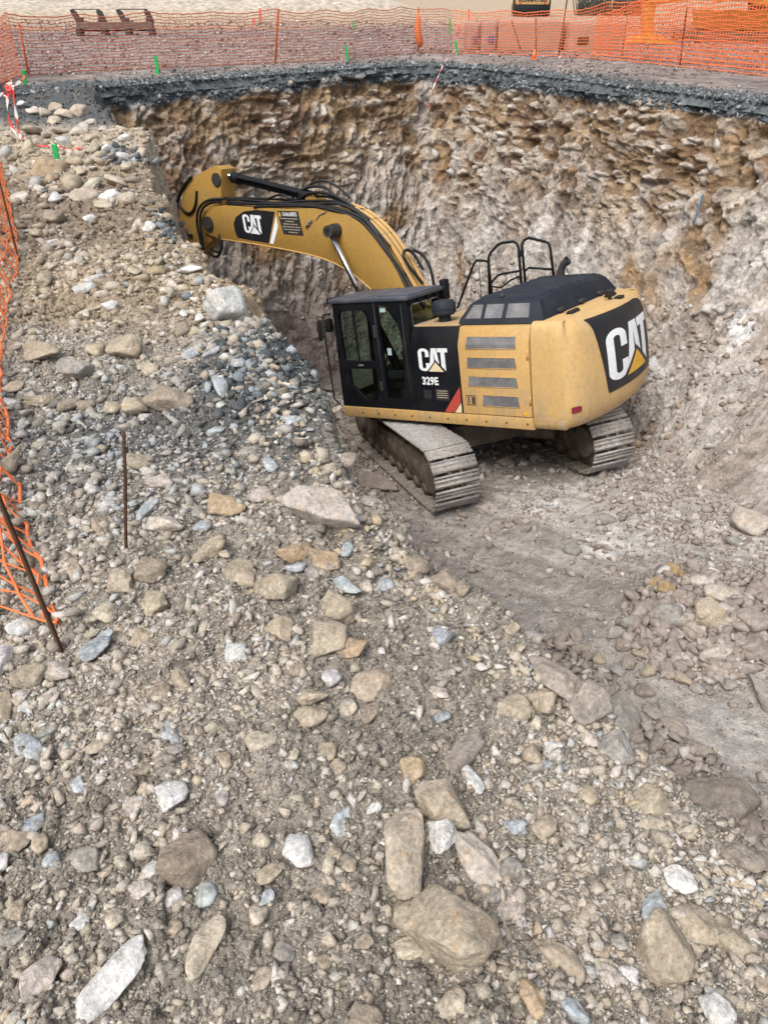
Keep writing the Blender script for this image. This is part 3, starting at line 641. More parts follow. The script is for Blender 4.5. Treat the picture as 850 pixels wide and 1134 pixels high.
for x0, x1, z0, z1 in ((-.965, -1.775, 2.235, 2.40), (-.965, -1.765, 1.955, 2.11), (-.965, -1.772, 1.68, 1.83), (-1.18, -1.78, 1.39, 1.555)):
    gr_ = decal('side_grille', [[(x0, z0), (x1, z0), (x1, z1), (x0, z1)]], side, M['grille'], engine_door, .06)
    b = MB()
    for pa, pb in (((x0, z0), (x1, z0)), ((x1, z0), (x1, z1)), ((x1, z1), (x0, z1)), ((x0, z1), (x0, z0))):
        b.tube([side(pa[0], pa[1], .003), side((pa[0] + pb[0]) / 2, (pa[1] + pb[1]) / 2, .004), side(pb[0], pb[1], .003)], .0055, 6)
    b.build('grille_rim', M['yellow'], engine_door)
b = MB(); b.tube([side(x, z, .004) for x, z in ((-.9, 1.4), (-1.06, 1.4), (-1.06, 1.54), (-.9, 1.54))], .006, 6, closed=True); b.box(side(-1.02, 1.47, .004), (.05, .012, .1), .004); b.box(side(-.94, 1.47, .004), (.02, .01, .1), .003); b.build('door_latch', M['dark_steel'], engine_door)
for z in (1.5, 2.15):
    b = MB(); b.tube([side(-1.955, z - .06, .004), side(-1.955, z + .06, .004)], .014, 8); b.build('door_hinge', M['yellow'], engine_door)
b = MB()
for x in np.arange(-1.9, 1.5, .34): b.tube([(x, YL + .01, 1.16), (x, YL + .022, 1.16)], .014, 8)
b.build('rail_bolts', M['dark_steel'], bpy.data.objects['lower_rail'])
decal('warning_sticker', [[(-1.83, 1.285), (-1.93, 1.285), (-1.88, 1.36)]], side, M['logo_yellow'], engine_door)
decal('side_stripe', [[(-.80, 1.67), (-.49, 1.265), (-.665, 1.265), (-.80, 1.44)]], side, M['red'], side_panel)
decal('side_stripe', [[(-.80, 1.42), (-.675, 1.265), (-.80, 1.265)]], side, M['cream'], side_panel)
# --- maker's mark: block letters C A T with a triangle
def stroke(path, w):
    P = [Vector((p[0], p[1])) for p in path]; L_, R2 = [], []
    for i in range(len(P)):
        t = (P[min(i + 1, len(P) - 1)] - P[max(i - 1, 0)]).normalized(); n_ = Vector((-t.y, t.x)) * w * .5
        L_.append(P[i] + n_); R2.append(P[i] - n_)
    return [[tuple(L_[i]), tuple(L_[i + 1]), tuple(R2[i + 1]), tuple(R2[i])] for i in range(len(P) - 1)]
def mark_polys():
    w_ = .125; r = .12; x0, x1 = w_ / 2, .37 - w_ / 2; y0, y1 = .07, .93; pth = [(x1, .62), (x1, y1 - r)]
    pth += [(x1 - r + r * math.cos(a), y1 - r + r * math.sin(a)) for a in np.linspace(0, math.pi / 2, 7)[1:]]
    pth += [(x0 + r - r * math.sin(a), y1 - r + r * math.cos(a)) for a in np.linspace(0, math.pi / 2, 7)]
    pth += [(x0, y0 + r)] + [(x0 + r - r * math.cos(a), y0 + r - r * math.sin(a)) for a in np.linspace(0, math.pi / 2, 7)[1:]]
    pth += [(x1 - r + r * math.sin(a), y0 + r - r * math.cos(a)) for a in np.linspace(0, math.pi / 2, 7)] + [(x1, .36)]
    Cc = stroke(pth, w_)
    A = [[(.34, .0), (.47, .0), (.53, .48), (.53, .80), (.545, 1), (.455, 1)], [(.545, 1), (.53, .80), (.57, .48), (.60, 0), (.73, 0), (.635, 1)], [(.50, .3), (.60, .3), (.59, .42), (.51, .42)]]
    T = [[(.665, 1), (.665, .83), (1.0, .83), (1.0, 1)], [(.765, .83), (.765, .0), (.905, .0), (.905, .83)]]
    return Cc + A + T, [[(.245, -.06), (.955, -.06), (.58, .50)]], [[(.325, -.0), (.84, -.0), (.575, .41)]]
def mark(fn_o, parent, x0, x1, y0, y1, tri_mat, cut=None):
    """fn_o(offset) -> surface function of (a, b); the mark runs from x0 to x1 and y0 to y1 on it"""
    L3 = mark_polys(); names = ('lettering', 'emblem_border', 'emblem_triangle'); mats = (M['white'], M['decal_black'], tri_mat)
    for k in range(3):
        P = [[(x0 + (x1 - x0) * a, y0 + (y1 - y0) * b_) for a, b_ in p] for p in L3[k]]
        if k == 1: P = [[(a, max(b_, y0 - .01)) for a, b_ in p] for p in P]
        decal(names[k], P, fn_o(.004 + .003 * (k + 1)), mats[k], parent, cut)
mark(lambda o_: (lambda a, b_: side(a, b_, o_)), side_panel, -.10, -.64, 1.89, 2.245, M['cream'])
text_on('lettering', '329E', .165, lambda a, b_: side(-.275 - a, 1.735 + b_, .006), M['white'], side_panel, .006, 1.0, .92)
for x0, x1, z0, z1 in ((-.13, -.28, 1.46, 1.60), (-.35, -.60, 1.44, 1.62)): decal('plaque', [[(x0, z0), (x1, z0), (x1, z1), (x0, z1)]], side, M['plaque'], side_panel)
for k in range(4): decal('plaque_rule', [[(-.375, 1.585 - .035 * k), (-.575, 1.585 - .035 * k), (-.575, 1.598 - .035 * k), (-.375, 1.598 - .035 * k)]], lambda a, b_: side(a, b_, .007), M['plaque_text'], side_panel)
# --- counterweight
def rear_x(y): return -2.85 + .11 * y * y
CWP = [(1.075, .20), (1.10, .12), (1.17, .05), (1.30, .01), (1.45, 0), (1.75, .012), (2.0, .035), (2.2, .06), (2.38, .095), (2.48, .14), (2.545, .20), (2.575, .27), (2.585, .36)]
def inset(z): return float(np.interp(z, [p[0] for p in CWP], [p[1] for p in CWP]))
ol = []
yr = 1.14; rc = .46
for s_ in (1, -1):
    side_pts = [(-1.995, YL), (-2.15, YL), (-2.3, YL)]
    xa, xb = -2.44, rear_x(yr); cor = []
    for t in np.linspace(0, 1, 10):      # rounded corner by a quadratic curve
        p0 = np.array((xa, YL)); p1 = np.array((rear_x(YL) + .0, YL)); p2 = np.array((xb, yr)); cor.append(tuple((1 - t) ** 2 * p0 + 2 * t * (1 - t) * p1 + t * t * p2))
    back = [(rear_x(y), y) for y in np.linspace(yr, 0, 8)[1:-1]]
    pts = side_pts + cor + back
    if s_ == 1: ol = pts + [(rear_x(0), 0)]
    else: ol += [(x, -y) for x, y in pts[::-1]]
OL = np.array(ol); tg = np.gradient(OL, axis=0); tg[0] = (-1, 0); tg[-1] = (1, 0); NN = np.stack([tg[:, 1], -tg[:, 0]], 1); NN /= np.linalg.norm(NN, axis=1)[:, None]
if (NN[10] @ np.array((-1, .5))) < 0: NN = -NN
V = []; 
for z, ins in CWP:
    wgt = np.abs(NN[:, 0]) + .40 * np.abs(NN[:, 1]); wgt = np.minimum(wgt, 1)
    P = OL - NN * (ins * wgt)[:, None]; P[:, 0] = np.minimum(P[:, 0], -1.995)
    V += [(x, y, z) for x, y in P]
n = len(OL); V = np.array(V); Fc = grid_faces(len(CWP), n)
me = np_mesh('counterweight', V, Fc, M['yellow_cw']); bm = bmesh.new(); bm.from_mesh(me); bm.verts.ensure_lookup_table()
nz = len(CWP); bm.faces.new([bm.verts[i] for i in range(n)]); bm.faces.new([bm.verts[(nz - 1) * n + i] for i in range(n)][::-1])
bm.faces.new([bm.verts[i * n] for i in range(nz)] + [bm.verts[i * n + n - 1] for i in range(nz)][::-1])
bmesh.ops.recalc_face_normals(bm, faces=bm.faces[:]); bm.to_mesh(me); bm.free()
me.polygons.foreach_set('use_smooth', np.ones(len(me.polygons), bool)); me.set_sharp_from_angle(angle=R_(50)); CW = link('counterweight', me, EX)
def rear(a, z, o_=.005):
    i = inset(z); x = rear_x(a) + i; sl_ = (inset(min(z + .02, 2.58)) - inset(z - .02)) / .04
    nrm = Vector((-1, .22 * a, sl_)).normalized(); p = Vector((x, a, z)) + nrm * o_; return tuple(p)
panel = [(.70, 1.44), (-1.10, 1.44), (-1.14, 1.48), (-1.06, 2.30), (-1.0, 2.44), (-.90, 2.50), (-.70, 2.525), (.98, 2.525), (.93, 2.45), (.90, 2.36), (.72, 1.46)]
cp = decal('emblem_panel', [panel], rear, M['decal_black'], CW, .07)
def rear_sk(o_):
    def f(a, b_): return rear(a, b_, o_)
    return f
mark(rear_sk, CW, .68, -.98, 1.565, 2.29, M['logo_yellow'], .08)
b = MB(); b.prism([(-.06, -.035), (.05, -.03), (.06, .02), (.03, .035), (-.06, .03)], 0, .012, bev=.004)
rf = b.build('reflector', M['reflector'], CW)
# lies on the rounded corner: find the outline point nearest the wanted place
def corner(i, z): 
    ins = inset(z); wgt = min(1, abs(NN[i, 0]) + .4 * abs(NN[i, 1])); p = OL[i] - NN[i] * ins * wgt; return Vector((p[0], p[1], z)), Vector((NN[i, 0], NN[i, 1], 0))
p_, n_ = corner(8, 1.38); tq = Vector((0, 0, 1)).cross(n_).normalized(); mm = Matrix.Identity(4)
for r in range(3): mm[r][0] = tq[r] * 1.35; mm[r][1] = n_[r]; mm[r][2] = (0, 0, 1)[r] * 1.35
mm.translation = p_; rf.matrix_local = mm
for y in (.72, -.62):
    b = MB(); b.tube([(-2.30, y - .14, 2.588), (-2.30, y + .14, 2.588)], .045, 10); b.box((-2.30, y, 2.59), (.1, .24, .02), .01); b.build('lifting_eye_cover', M['rubber'], CW)
b = MB(); b.box((-2.42, -.30, 2.68), (.12, .12, .11), .02); b.tube([(-2.42, -.3, 2.58), (-2.42, -.3, 2.66)], .025, 8); b.box((-2.52, -.42, 2.6), (.1, .16, .04), .01); b.build('rear_camera', M['rubber'], CW)
# --- engine hood
HX0, HX1, HY, HZ0, HZ1 = -.76, -2.13, 1.30, 2.55, 2.87
b = MB(); bm = b.bm
prof = [(HY, HZ0), (HY - .02, HZ0 + .07), (HY - .15, HZ1 - .045), (HY - .21, HZ1)]
ys = [p for p in prof]; top = []; y = HY - .27; k = 0
rib = []
yv_ = HY - .34
while yv_ > -(HY - .40):
    rib += [(yv_, HZ1), (yv_ - .03, HZ1 + .03), (yv_ - .17, HZ1 + .03), (yv_ - .20, HZ1)]; yv_ -= .29
full = prof + rib + [(-a, z) for a, z in prof[::-1]]
def hp(a, x, z):
    t = max(0, min(1, (z - HZ0) / (HZ1 - HZ0))); xf = HX0 - .16 * t ** 1.4; xr = HX1 + .14 * t ** 1.8
    return (xf if x == 0 else xr, a, z)
cols = []
for xi in (0, .08, .94, 1):
    row = []
    for a, z in full:
        zz = min(z, HZ1) if xi in (0, 1) else z
        f_ = hp(a, 0, min(zz, HZ1)); r_ = hp(a, 1, min(zz, HZ1)); drop = .0 if 0 < xi < 1 else .03 * max(0, (zz - HZ0) / (HZ1 - HZ0)) ** 2
        x = f_[0] + (r_[0] - f_[0]) * xi; row.append(bm.verts.new((x, a, zz - drop)))
    cols.append(row)
for i in range(3):
    for j in range(len(full) - 1): bm.faces.new((cols[i][j], cols[i + 1][j], cols[i + 1][j + 1], cols[i][j + 1]))
bm.faces.new(cols[0]); bm.faces.new(cols[-1][::-1]); bmesh.ops.recalc_face_normals(bm, faces=bm.faces[:])
bm.normal_update()
hood = b.build('engine_hood', M['hood'], EX, 28)
def hoodside(a, t): # on the sloping face of the hood
    z = HZ0 + .07 + t * .19; y = HY - .026 - t * .122; return (a, y + .006, z + .004)
for x0, x1, s0, s1 in ((-.87, -1.13, .10, .0), (-1.19, -1.47, .0, .0), (-1.54, -1.90, .0, .06)):
    decal('hood_grille', [[(x0, .05), (x1, .05), (x1 + s1 * .5, .98), (x0 - s0, .98)]], hoodside, M['grille'], hood)
for y in (.75, .05, -.65):
    b = MB(); b.box((HX1 - .0, y, HZ0 + .09), (.07, .14, .05), .015); b.build('hood_latch', M['dark_steel'], hood)
b = MB(); b.tube([(-1.35, 1.0, 2.87), (-1.35, 1.0, 2.92)], .03, 8); b.build('hood_knob', M['dark_steel'], hood)
# --- guard rails, exhaust, air intake
b = MB(); b.tube([(.72, -1.0, 2.42), (.30, -1.0, 3.17), (.24, -1.0, 3.22), (.05, -1.0, 3.20), (.0, -1.0, 3.15), (-.02, -1.0, 2.5)], .021, 8); b.build('guard_rail', M['black'], EX)
b = MB(); b.tube([(.04, -1.0, 2.5), (.0, -1.0, 3.25), (-.05, -1.0, 3.33), (-.19, -1.0, 3.44), (-.27, -1.0, 3.47), (-.50, -1.0, 3.475), (-.56, -1.0, 3.44), (-.585, -1.0, 3.36), (-.6, -1.0, 2.5)], .023, 8)
b.tube([(.03, -1.0, 2.78), (-.05, -1.0, 2.86), (-.16, -1.0, 2.95), (-.25, -1.0, 2.97), (-.585, -1.0, 3.0)], .019, 8); b.tube([(.03, -1.0, 2.78), (-.2, -1.0, 2.74), (-.4, -1.0, 2.86), (-.59, -1.0, 2.92)], .015, 8); b.build('guard_rail', M['black'], EX)
b = MB(); b.tube([(-.68, -1.0, 2.6), (-.65, -1.0, 3.4), (-.69, -1.0, 3.48), (-.78, -1.0, 3.51), (-1.07, -1.0, 3.43), (-1.13, -1.0, 3.40), (-1.155, -1.0, 3.32), (-1.20, -1.0, 2.8)], .023, 8)
b.tube([(-.66, -1.0, 2.98), (-.75, -1.0, 3.04), (-1.17, -1.0, 2.99)], .019, 8); b.box((-.62, -1.0, 3.28), (.1, .06, .1), .01); b.build('guard_rail', M['black'], EX)
b = MB(); b.tube([(-1.42, -.8, 2.8), (-1.42, -.8, 2.98), (-1.46, -.8, 3.07), (-1.55, -.8, 3.14)], [.06, .06, .058, .07], 14, cap=False); b.tube([(-1.42, -.8, 2.8), (-1.42, -.8, 2.9)], .085, 14); b.build('exhaust_pipe', M['dark_steel'], EX)
b = MB(); b.tube([(-.36, 1.04, 2.55), (-.36, 1.04, 2.66)], .095, 18); b.tube([(-.36, 1.04, 2.66), (-.36, 1.04, 2.69), (-.36, 1.04, 2.82), (-.36, 1.04, 2.87), (-.36, 1.04, 2.885)], [.15, .185, .185, .15, .05], 24); b.tube([(-.36, 1.04, 2.75), (-.36, 1.04, 2.765)], .19, 24); b.build('air_intake_cap', M['hood'], EX, 40)
b = MB(); b.tube([(-.1, -.5, 2.55), (-.1, -.5, 3.15)], .008, 6); b.build('antenna', M['rubber'], EX)
# --- cab
CXF, CXB, CY0, CY1, CZ0, CZ1 = 1.56, .045, .50, 1.455, 1.25, 2.96
cabm = MB()
holeU = [(1.43, 2.02), (1.43, 2.76), (1.36, 2.83), (.85, 2.83), (.77, 2.6), (.775, 2.02)]
holeL = [(1.36, 1.62), (1.36, 1.89), (.78, 1.90), (.79, 1.45), (.86, 1.37), (1.08, 1.37)]
holeR = [(.615, 1.42), (.615, 2.885), (.38, 2.885), (.27, 2.68), (.20, 2.40), (.20, 1.9), (.30, 1.42)]
outer = [(CXF + .03, CZ0), (CXF + .03, 1.45), (CXF - .04, CZ1), (CXB, CZ1), (CXB, CZ0)]
cabm.plate(outer, [holeU, holeL, holeR], lambda a, b_, c: (a, CY1 - c, b_), .06)
holeO = [(1.46, 1.5), (1.42, 2.82), (.2, 2.82), (.2, 1.75), (.9, 1.5)]
cabm.plate(outer, [holeO], lambda a, b_, c: (a, CY0 + c, b_), .05)
def front_pt(a, b_, c): return (CXF + .03 - max(0, b_ - 1.45) * .0455 - c, a, b_)
cabm.plate([(CY0 + .05, CZ0), (CY1 - .06, CZ0), (CY1 - .06, CZ1), (CY0 + .05, CZ1)], [[(CY0 + .1, 1.42), (CY1 - .12, 1.42), (CY1 - .12, 2.88), (CY0 + .1, 2.88)]], front_pt, .04)
cabm.plate([(CY0 + .05, CZ0), (CY1 - .06, CZ0), (CY1 - .06, CZ1), (CY0 + .05, CZ1)], [[(CY0 + .1, 2.56), (CY1 - .12, 2.56), (CY1 - .12, 2.86), (CY0 + .1, 2.86)]], lambda a, b_, c: (CXB + c, a, b_), .05)
cabm.box((.8, .98, 1.27), (1.45, .85, .05)); cab = cabm.build('cab', M['black'], EX)
b = MB(); b.box((.79, .975, 2.985), (1.60, 1.02, .075), .03); b.box((.30, .975, 3.026), (.58, .86, .025), .012); b.box((1.15, .975, 3.022), (.72, .86, .02), .01); b.build('roof', M['roofm'], cab, 40)
b = MB()
for k in range(4): b.box((CXB - .012, .62 + .24 * k, 2.92), (.03, .09, .1), .01)
b.build('rear_roof_ribs', M['black'], cab)
def pane(name, poly, fn, parent): 
    o_ = decal(name, [poly], fn, M['glass'], parent); return o_
for nm, h in (('door_window', holeU), ('door_window', holeL), ('rear_side_window', holeR)): pane(nm, h, lambda a, b_: (a, CY1 - .03, b_), cab)
pane('far_side_window', holeO, lambda a, b_: (a, CY0 + .025, b_), cab)
pane('windscreen', [(CY0 + .1, 1.42), (CY1 - .12, 1.42), (CY1 - .12, 2.88), (CY0 + .1, 2.88)], lambda a, b_: front_pt(a, b_, .02), cab)
pane('rear_window', [(CY0 + .1, 2.56), (CY1 - .12, 2.56), (CY1 - .12, 2.86), (CY0 + .1, 2.86)], lambda a, b_: (CXB + .02, a, b_), cab)
b = MB(); b.tube([(CXB - .008, y, z) for y, z in ((CY0 + .1, 2.55), (CY1 - .12, 2.55), (CY1 - .12, 2.87), (CY0 + .1, 2.87))], .014, 6, closed=True); b.build('window_seal', M['grille'], cab)
b = MB(); b.box((1.13, CY1 - .03, 2.43), (.022, .03, .82)); b.build('sliding_window_bar', M['rubber'], cab)
b = MB(); b.box((.70, CY1 + .012, 2.50), (.05, .03, .2), .01); b.box((.705, CY1 + .012, 1.62), (.05, .03, .16), .01); b.build('door_hinge', M['dark_steel'], cab)
b = MB(); b.box((1.08, CY1 + .01, 1.955), (.10, .03, .03), .008); b.build('door_handle', M['grille'], cab)
b = MB(); b.tube([(.665, CY1 + .002, 1.28), (.665, CY1 + .002, 2.95)], .006, 6); b.tube([(.14, CY1 + .002, 1.28), (.14, CY1 + .002, 2.9)], .006, 6); b.build('door_seam', M['dark_steel'], cab)
b = MB(); b.box((.36, 1.0, 1.62), (.5, .52, .16), .05); b.box((.16, 1.0, 2.05), (.14, .5, .78), .06, rot=Matrix.Rotation(.0, 3, 'Y')); b.box((.20, 1.0, 2.56), (.12, .27, .28), .06); b.box((.34, 1.0, 1.42), (.4, .42, .26), .03); b.build('driver_seat', M['seat'], cab, 40)
b = MB(); b.box((.55, 1.30, 1.78), (.45, .14, .12), .03); b.box((.55, .70, 1.78), (.45, .14, .12), .03); b.build('armrest_console', M['seat'], cab, 40)
b = MB()
for y in (1.3, .70): b.tube([(.76, y, 1.8), (.78, y, 1.95), (.80, y, 2.02)], [.015, .015, .028], 8)
for y in (1.12, 1.0, .88): b.tube([(1.2, y, 1.3), (1.12, y, 1.62), (1.02, y, 1.86), (.96, y, 1.98)], [.012, .012, .012, .02], 8)
b.box((1.22, 1.06, 1.33), (.3, .4, .06), .02); b.build('control_lever', M['rubber'], cab)
b = MB(); b.box((1.42, .62, 1.95), (.05, .22, .26), .02); b.build('monitor', M['rubber'], cab)
decal('cab_sticker', [[(.52, 2.12), (.44, 2.12), (.44, 2.23), (.52, 2.23)]], lambda a, b_: (a, CY1 - .024, b_), M['sticker'], cab)
decal('cab_sticker', [[(.57, 2.79), (.46, 2.79), (.46, 2.85), (.57, 2.85)]], lambda a, b_: (a, CY1 - .024, b_), M['sticker'], cab)
b = MB(); b.tube([(1.57, 1.47, 2.80), (1.72, 1.50, 2.78), (1.735, 1.50, 2.70), (1.745, 1.50, 1.36), (1.66, 1.47, 1.27)], .013, 8); b.build('hand_rail', M['black'], cab)
b = MB(); b.box((1.86, 1.46, 2.53), (.06, .20, .34), .03, rot=Matrix.Rotation(.5, 3, 'Z')); b.tube([(1.72, 1.48, 2.74), (1.88, 1.47, 2.76), (1.87, 1.46, 2.55)], .01, 6); b.build('mirror', M['rubber'], cab, 40)
b = MB(); b.box((1.70, 1.40, 2.60), (.1, .14, .22), .03); b.build('marker_lamp', M['rubber'], cab, 40)
for y in (1.38, .60):
    b = MB(); b.box((1.60, y, 2.99), (.1, .12, .1), .02); b.build('work_lamp', M['rubber'], cab, 40)
b = MB(); b.box((.02, .40, 2.95), (.12, .14, .32), .03); b.build('rear_work_lamp', M['black'], cab, 40)
# --- boom
BY0, BY1 = -.30, .22
boom_top = [(.10, 1.75), (.30, 2.15), (.65, 2.60), (.88, 2.90), (1.02, 3.16), (1.19, 3.47), (1.42, 3.80), (1.68, 4.05), (1.95, 4.23), (2.25, 4.35), (2.7, 4.42), (3.4, 4.48), (4.2, 4.585), (5.0, 4.70), (5.35, 4.72)]
boom_tip = [(5.62, 4.66), (5.78, 4.50), (5.76, 4.32), (5.60, 4.20)]
boom_bot = [(5.35, 4.12), (4.4, 3.955), (3.48, 3.77), (3.0, 3.66), (2.71, 3.58), (2.4, 3.465), (2.04, 3.28), (1.72, 3.03), (1.42, 2.68), (1.0, 2.1), (.72, 1.70), (.45, 1.50), (.2, 1.52)]
b = MB(); b.prism(boom_top + boom_tip + boom_bot, BY0, BY1, bev=.012)
boom = b.build('boom', M['yellow_boom'], EX, 30)
b = MB()
for poly, w_ in ((boom_bot[:9], .012),):
    for y in (BY0, BY1):
        b.tube([(x, y, z) for x, z in poly], .014, 6)
b.build('boom_flange', M['yellow'], boom)
def bside(a, z, o_=.004): return (a, BY1 + o_, z)
emb = [(4.86, 4.38), (4.80, 4.47), (4.66, 4.53), (4.40, 4.55), (4.0, 4.52), (3.62, 4.44), (3.78, 4.12), (3.90, 3.93), (4.3, 4.0), (4.83, 4.115)]
emb = [(4.84, 4.22), (4.84, 4.36), (4.74, 4.47), (4.5, 4.545), (4.15, 4.54), (3.68, 4.46), (3.98, 3.935), (4.4, 4.015), (4.80, 4.10)]
decal('emblem_panel', [emb], bside, M['decal_black'], boom)
sl = .165
mark(lambda o_: (lambda a, b_: bside(a, b_ + sl * (a - 4.25), o_ + .002)), boom, 4.56, 4.06, 4.12, 4.46, M['white'])
decal('white_stripe', [[(3.66, 4.39), (3.95, 3.93), (3.86, 3.91), (3.66, 4.20)]], bside, M['white'], boom)
sg = [(3.62, 4.47), (3.10, 4.41), (3.06, 3.99), (3.55, 4.06)]
sgp = decal('sign_plate', [sg], bside, M['plaque'], boom)
def sgn(u, v, o_=.007):
    a = np.array(sg[0]) * (1 - u) * v + np.array(sg[1]) * u * v + np.array(sg[2]) * u * (1 - v) + np.array(sg[3]) * (1 - u) * (1 - v); return (a[0], BY1 + o_, a[1])
decal('sign_emblem', [[(.03, .76), (.13, .76), (.13, .95), (.06, .95)]], sgn, M['logo_yellow'], boom)
text_on('lettering', "CHALKER'S", .17, lambda a, b_: sgn(.56 + a * 1.0, .86 + b_ * 1.25), M['white'], boom, .004, 1.0, .82)
for k, (u0, u1) in enumerate(((.05, .9), (.28, .72), (.15, .85), (.06, .95), (.1, .9), (.3, .75))):
    z = .66 - .115 * k; seg_ = []; u = u0
    rr = random.Random(k)
    while u < u1: 
        L_ = rr.uniform(.05, .12); seg_.append([(u, z), (min(u + L_, u1), z), (min(u + L_, u1), z + .045), (u, z + .045)]); u += L_ + .025
    decal('sign_rule', seg_, sgn, M['plaque_text'], boom)
# hard lines and hoses along the boom
def boom_line(y, off, x0=None, t0=0, t1=14):
    P = np.array(boom_top[t0:t1 + 1]); tg_ = np.gradient(P, axis=0); nn = np.stack([-tg_[:, 1], tg_[:, 0]], 1); nn /= np.linalg.norm(nn, axis=1)[:, None]
    P = P + nn * off; P = np.array(chaikin(P, 2)); return [(x, y, z) for x, z in P]
for k, y in enumerate((-.27, -.21, -.14, -.07, .0, .07)):
    b = MB(); b.tube(boom_line(y, .06 + .012 * (k % 2), t0=2, t1=12 if k < 4 else 9), .021, 8); b.build('hydraulic_line', M['yellow'], boom)
b = MB()
for s_ in (4, 6, 7, 8, 10, 12):
    x, z = boom_top[s_]; b.box((x, -.1, z + .05), (.06, .42, .06), .012, rot=Matrix.Rotation(-math.atan2(boom_top[s_ + 1][1] - boom_top[s_ - 1][1], boom_top[s_ + 1][0] - boom_top[s_ - 1][0]), 3, 'Y'))
b.build('line_clamp', M['dark_steel'], boom)
for k, (y, o_, t0, t1) in enumerate(((.17, .05, 2, 13), (.20, .02, 3, 12), (.14, .09, 6, 13))):
    P = boom_line(y, o_, t0=t0, t1=t1); P = [(x, yy + .02 * math.sin(i * .5 + k), z + .025 * math.sin(i * .37 + 2 * k)) for i, (x, yy, z) in enumerate(P)]
    b = MB(); b.tube(P, .026, 8); b.build('hydraulic_hose', M['rubber'], boom)
for P in ([(2.35, .0, 4.52), (2.5, .0, 4.72), (2.9, .0, 4.80), (3.25, .0, 4.72), (3.45, 0, 4.62)], [(1.9, .1, 4.35), (2.3, .12, 4.60), (2.8, .1, 4.70), (3.2, .05, 4.62)],
          [(.75, -.05, 3.0), (.92, .1, 3.35), (.98, .12, 3.52), (1.05, -.1, 3.58), (.98, -.2, 3.5), (.85, -.25, 3.2)], [(.7, -.3, 2.9), (.72, -.3, 3.2), (.85, -.3, 3.45), (.98, -.2, 3.55)],
          [(5.1, .2, 4.78), (5.35, .25, 4.80), (5.6, .28, 4.72), (5.72, .3, 4.5), (5.74, .3, 4.2), (5.82, .28, 3.9), (5.95, .25, 3.7)], [(5.0, .18, 4.82), (5.35, .28, 4.86), (5.68, .31, 4.74), (5.80, .33, 4.45), (5.80, .3, 4.1), (5.9, .28, 3.8)],
          [(5.75, .2, 3.9), (5.55, .25, 3.78), (5.36, .26, 3.82), (5.28, .25, 4.0), (5.32, .22, 4.2)], [(5.8, .1, 3.95), (5.6, .1, 3.85), (5.45, .1, 3.9), (5.4, .1, 4.15)]):
    P = [tuple(p) for p in chaikin(np.array(P), 3)]; b = MB(); b.tube(P, .027, 8); b.build('hydraulic_hose', M['rubber'], boom)
for P in ([(1.6, .1, 4.12), (2.0, .12, 4.42), (2.6, .05, 4.62), (3.3, .0, 4.60), (4.0, .02, 4.70), (4.6, .05, 4.78), (5.1, .1, 4.84)], [(1.2, .14, 3.66), (1.7, .16, 4.22), (2.2, .1, 4.48), (2.9, .12, 4.56), (3.6, .12, 4.60), (4.3, .15, 4.67), (5.0, .16, 4.76)],
          [(2.2, -.2, 4.5), (2.4, -.15, 4.72), (2.65, -.1, 4.86), (2.95, -.08, 4.84), (3.2, -.05, 4.74)], [(3.3, .12, 4.62), (3.5, .14, 4.74), (3.8, .1, 4.72), (4.1, .1, 4.66)]):
    P = [tuple(p) for p in chaikin(np.array(P), 3)]; b = MB(); b.tube(P, .022, 8); b.build('hydraulic_hose', M['rubber'], boom)
b = MB(); b.tube([(2.25, -.55, 4.02), (2.25, .48, 4.02)], .062, 16); b.tube([(2.25, .22, 4.02), (2.25, .34, 4.02)], .115, 18); b.build('pivot_pin', M['dark_steel'], boom, 40)
b = MB(); b.tube([(5.56, -.34, 4.42), (5.56, .27, 4.42)], .10, 18); b.build('pivot_pin', M['dark_steel'], boom, 40)
b = MB(); b.box((2.88, .24, 4.18), (.05, .04, .05), .01); b.tube([(2.95, .24, 4.12), (2.86, .25, 4.2), (2.78, .25, 4.24)], .016, 6); b.tube([(2.7, .225, 4.22), (2.6, .23, 4.3), (2.45, .23, 4.33), (2.38, .225, 4.38)], .008, 6); b.build('grease_fitting', M['grille'], boom)
b = MB(); b.prism([(2.6, 4.40), (3.1, 4.44), (3.0, 4.62), (2.88, 4.66), (2.78, 4.60)], -.17, -.13); b.prism([(2.6, 4.40), (3.1, 4.44), (3.0, 4.62), (2.88, 4.66), (2.78, 4.60)], .03, .07); b.build('cylinder_bracket', M['yellow_boom'], boom)
# --- cylinders
for y in (.42, -.50):
    b = MB(); b.tube([(.95, y, 1.3), (1.66, y, 2.72)], .085, 16); b.tube([(1.64, y, 2.68), (1.70, y, 2.80)], .1, 16); bc = b.build('boom_cylinder', M['black'], EX, 40)
    b = MB(); b.tube([(1.66, y, 2.72), (2.22, y, 3.96)], .05, 16); b.build('piston_rod', M['steel'], bc)
    b = MB(); b.tube([(2.25, y - .06, 4.02), (2.25, y + .06, 4.02)], .10, 18); b.build('rod_eye', M['dark_steel'], bc, 40)
b = MB(); b.tube([(2.9, -.05, 4.60), (4.86, -.05, 5.17)], .085, 16); b.tube([(4.72, -.05, 5.12), (4.90, -.05, 5.18)], .105, 16); b.tube([(3.0, -.05, 4.62), (3.2, -.05, 4.68)], .11, 16); b.tube([(3.2, .06, 4.72), (4.1, .07, 5.0), (4.7, .07, 5.16)], .022, 8); sc = b.build('stick_cylinder', M['black'], EX, 40)
b = MB(); b.tube([(4.88, -.05, 5.175), (5.2, -.05, 5.27)], .055, 16); b.build('piston_rod', M['steel'], sc)
b = MB(); b.tube([(5.2, -.12, 5.27), (5.2, .02, 5.27)], .09, 16); b.build('rod_eye', M['steel'], sc, 40)
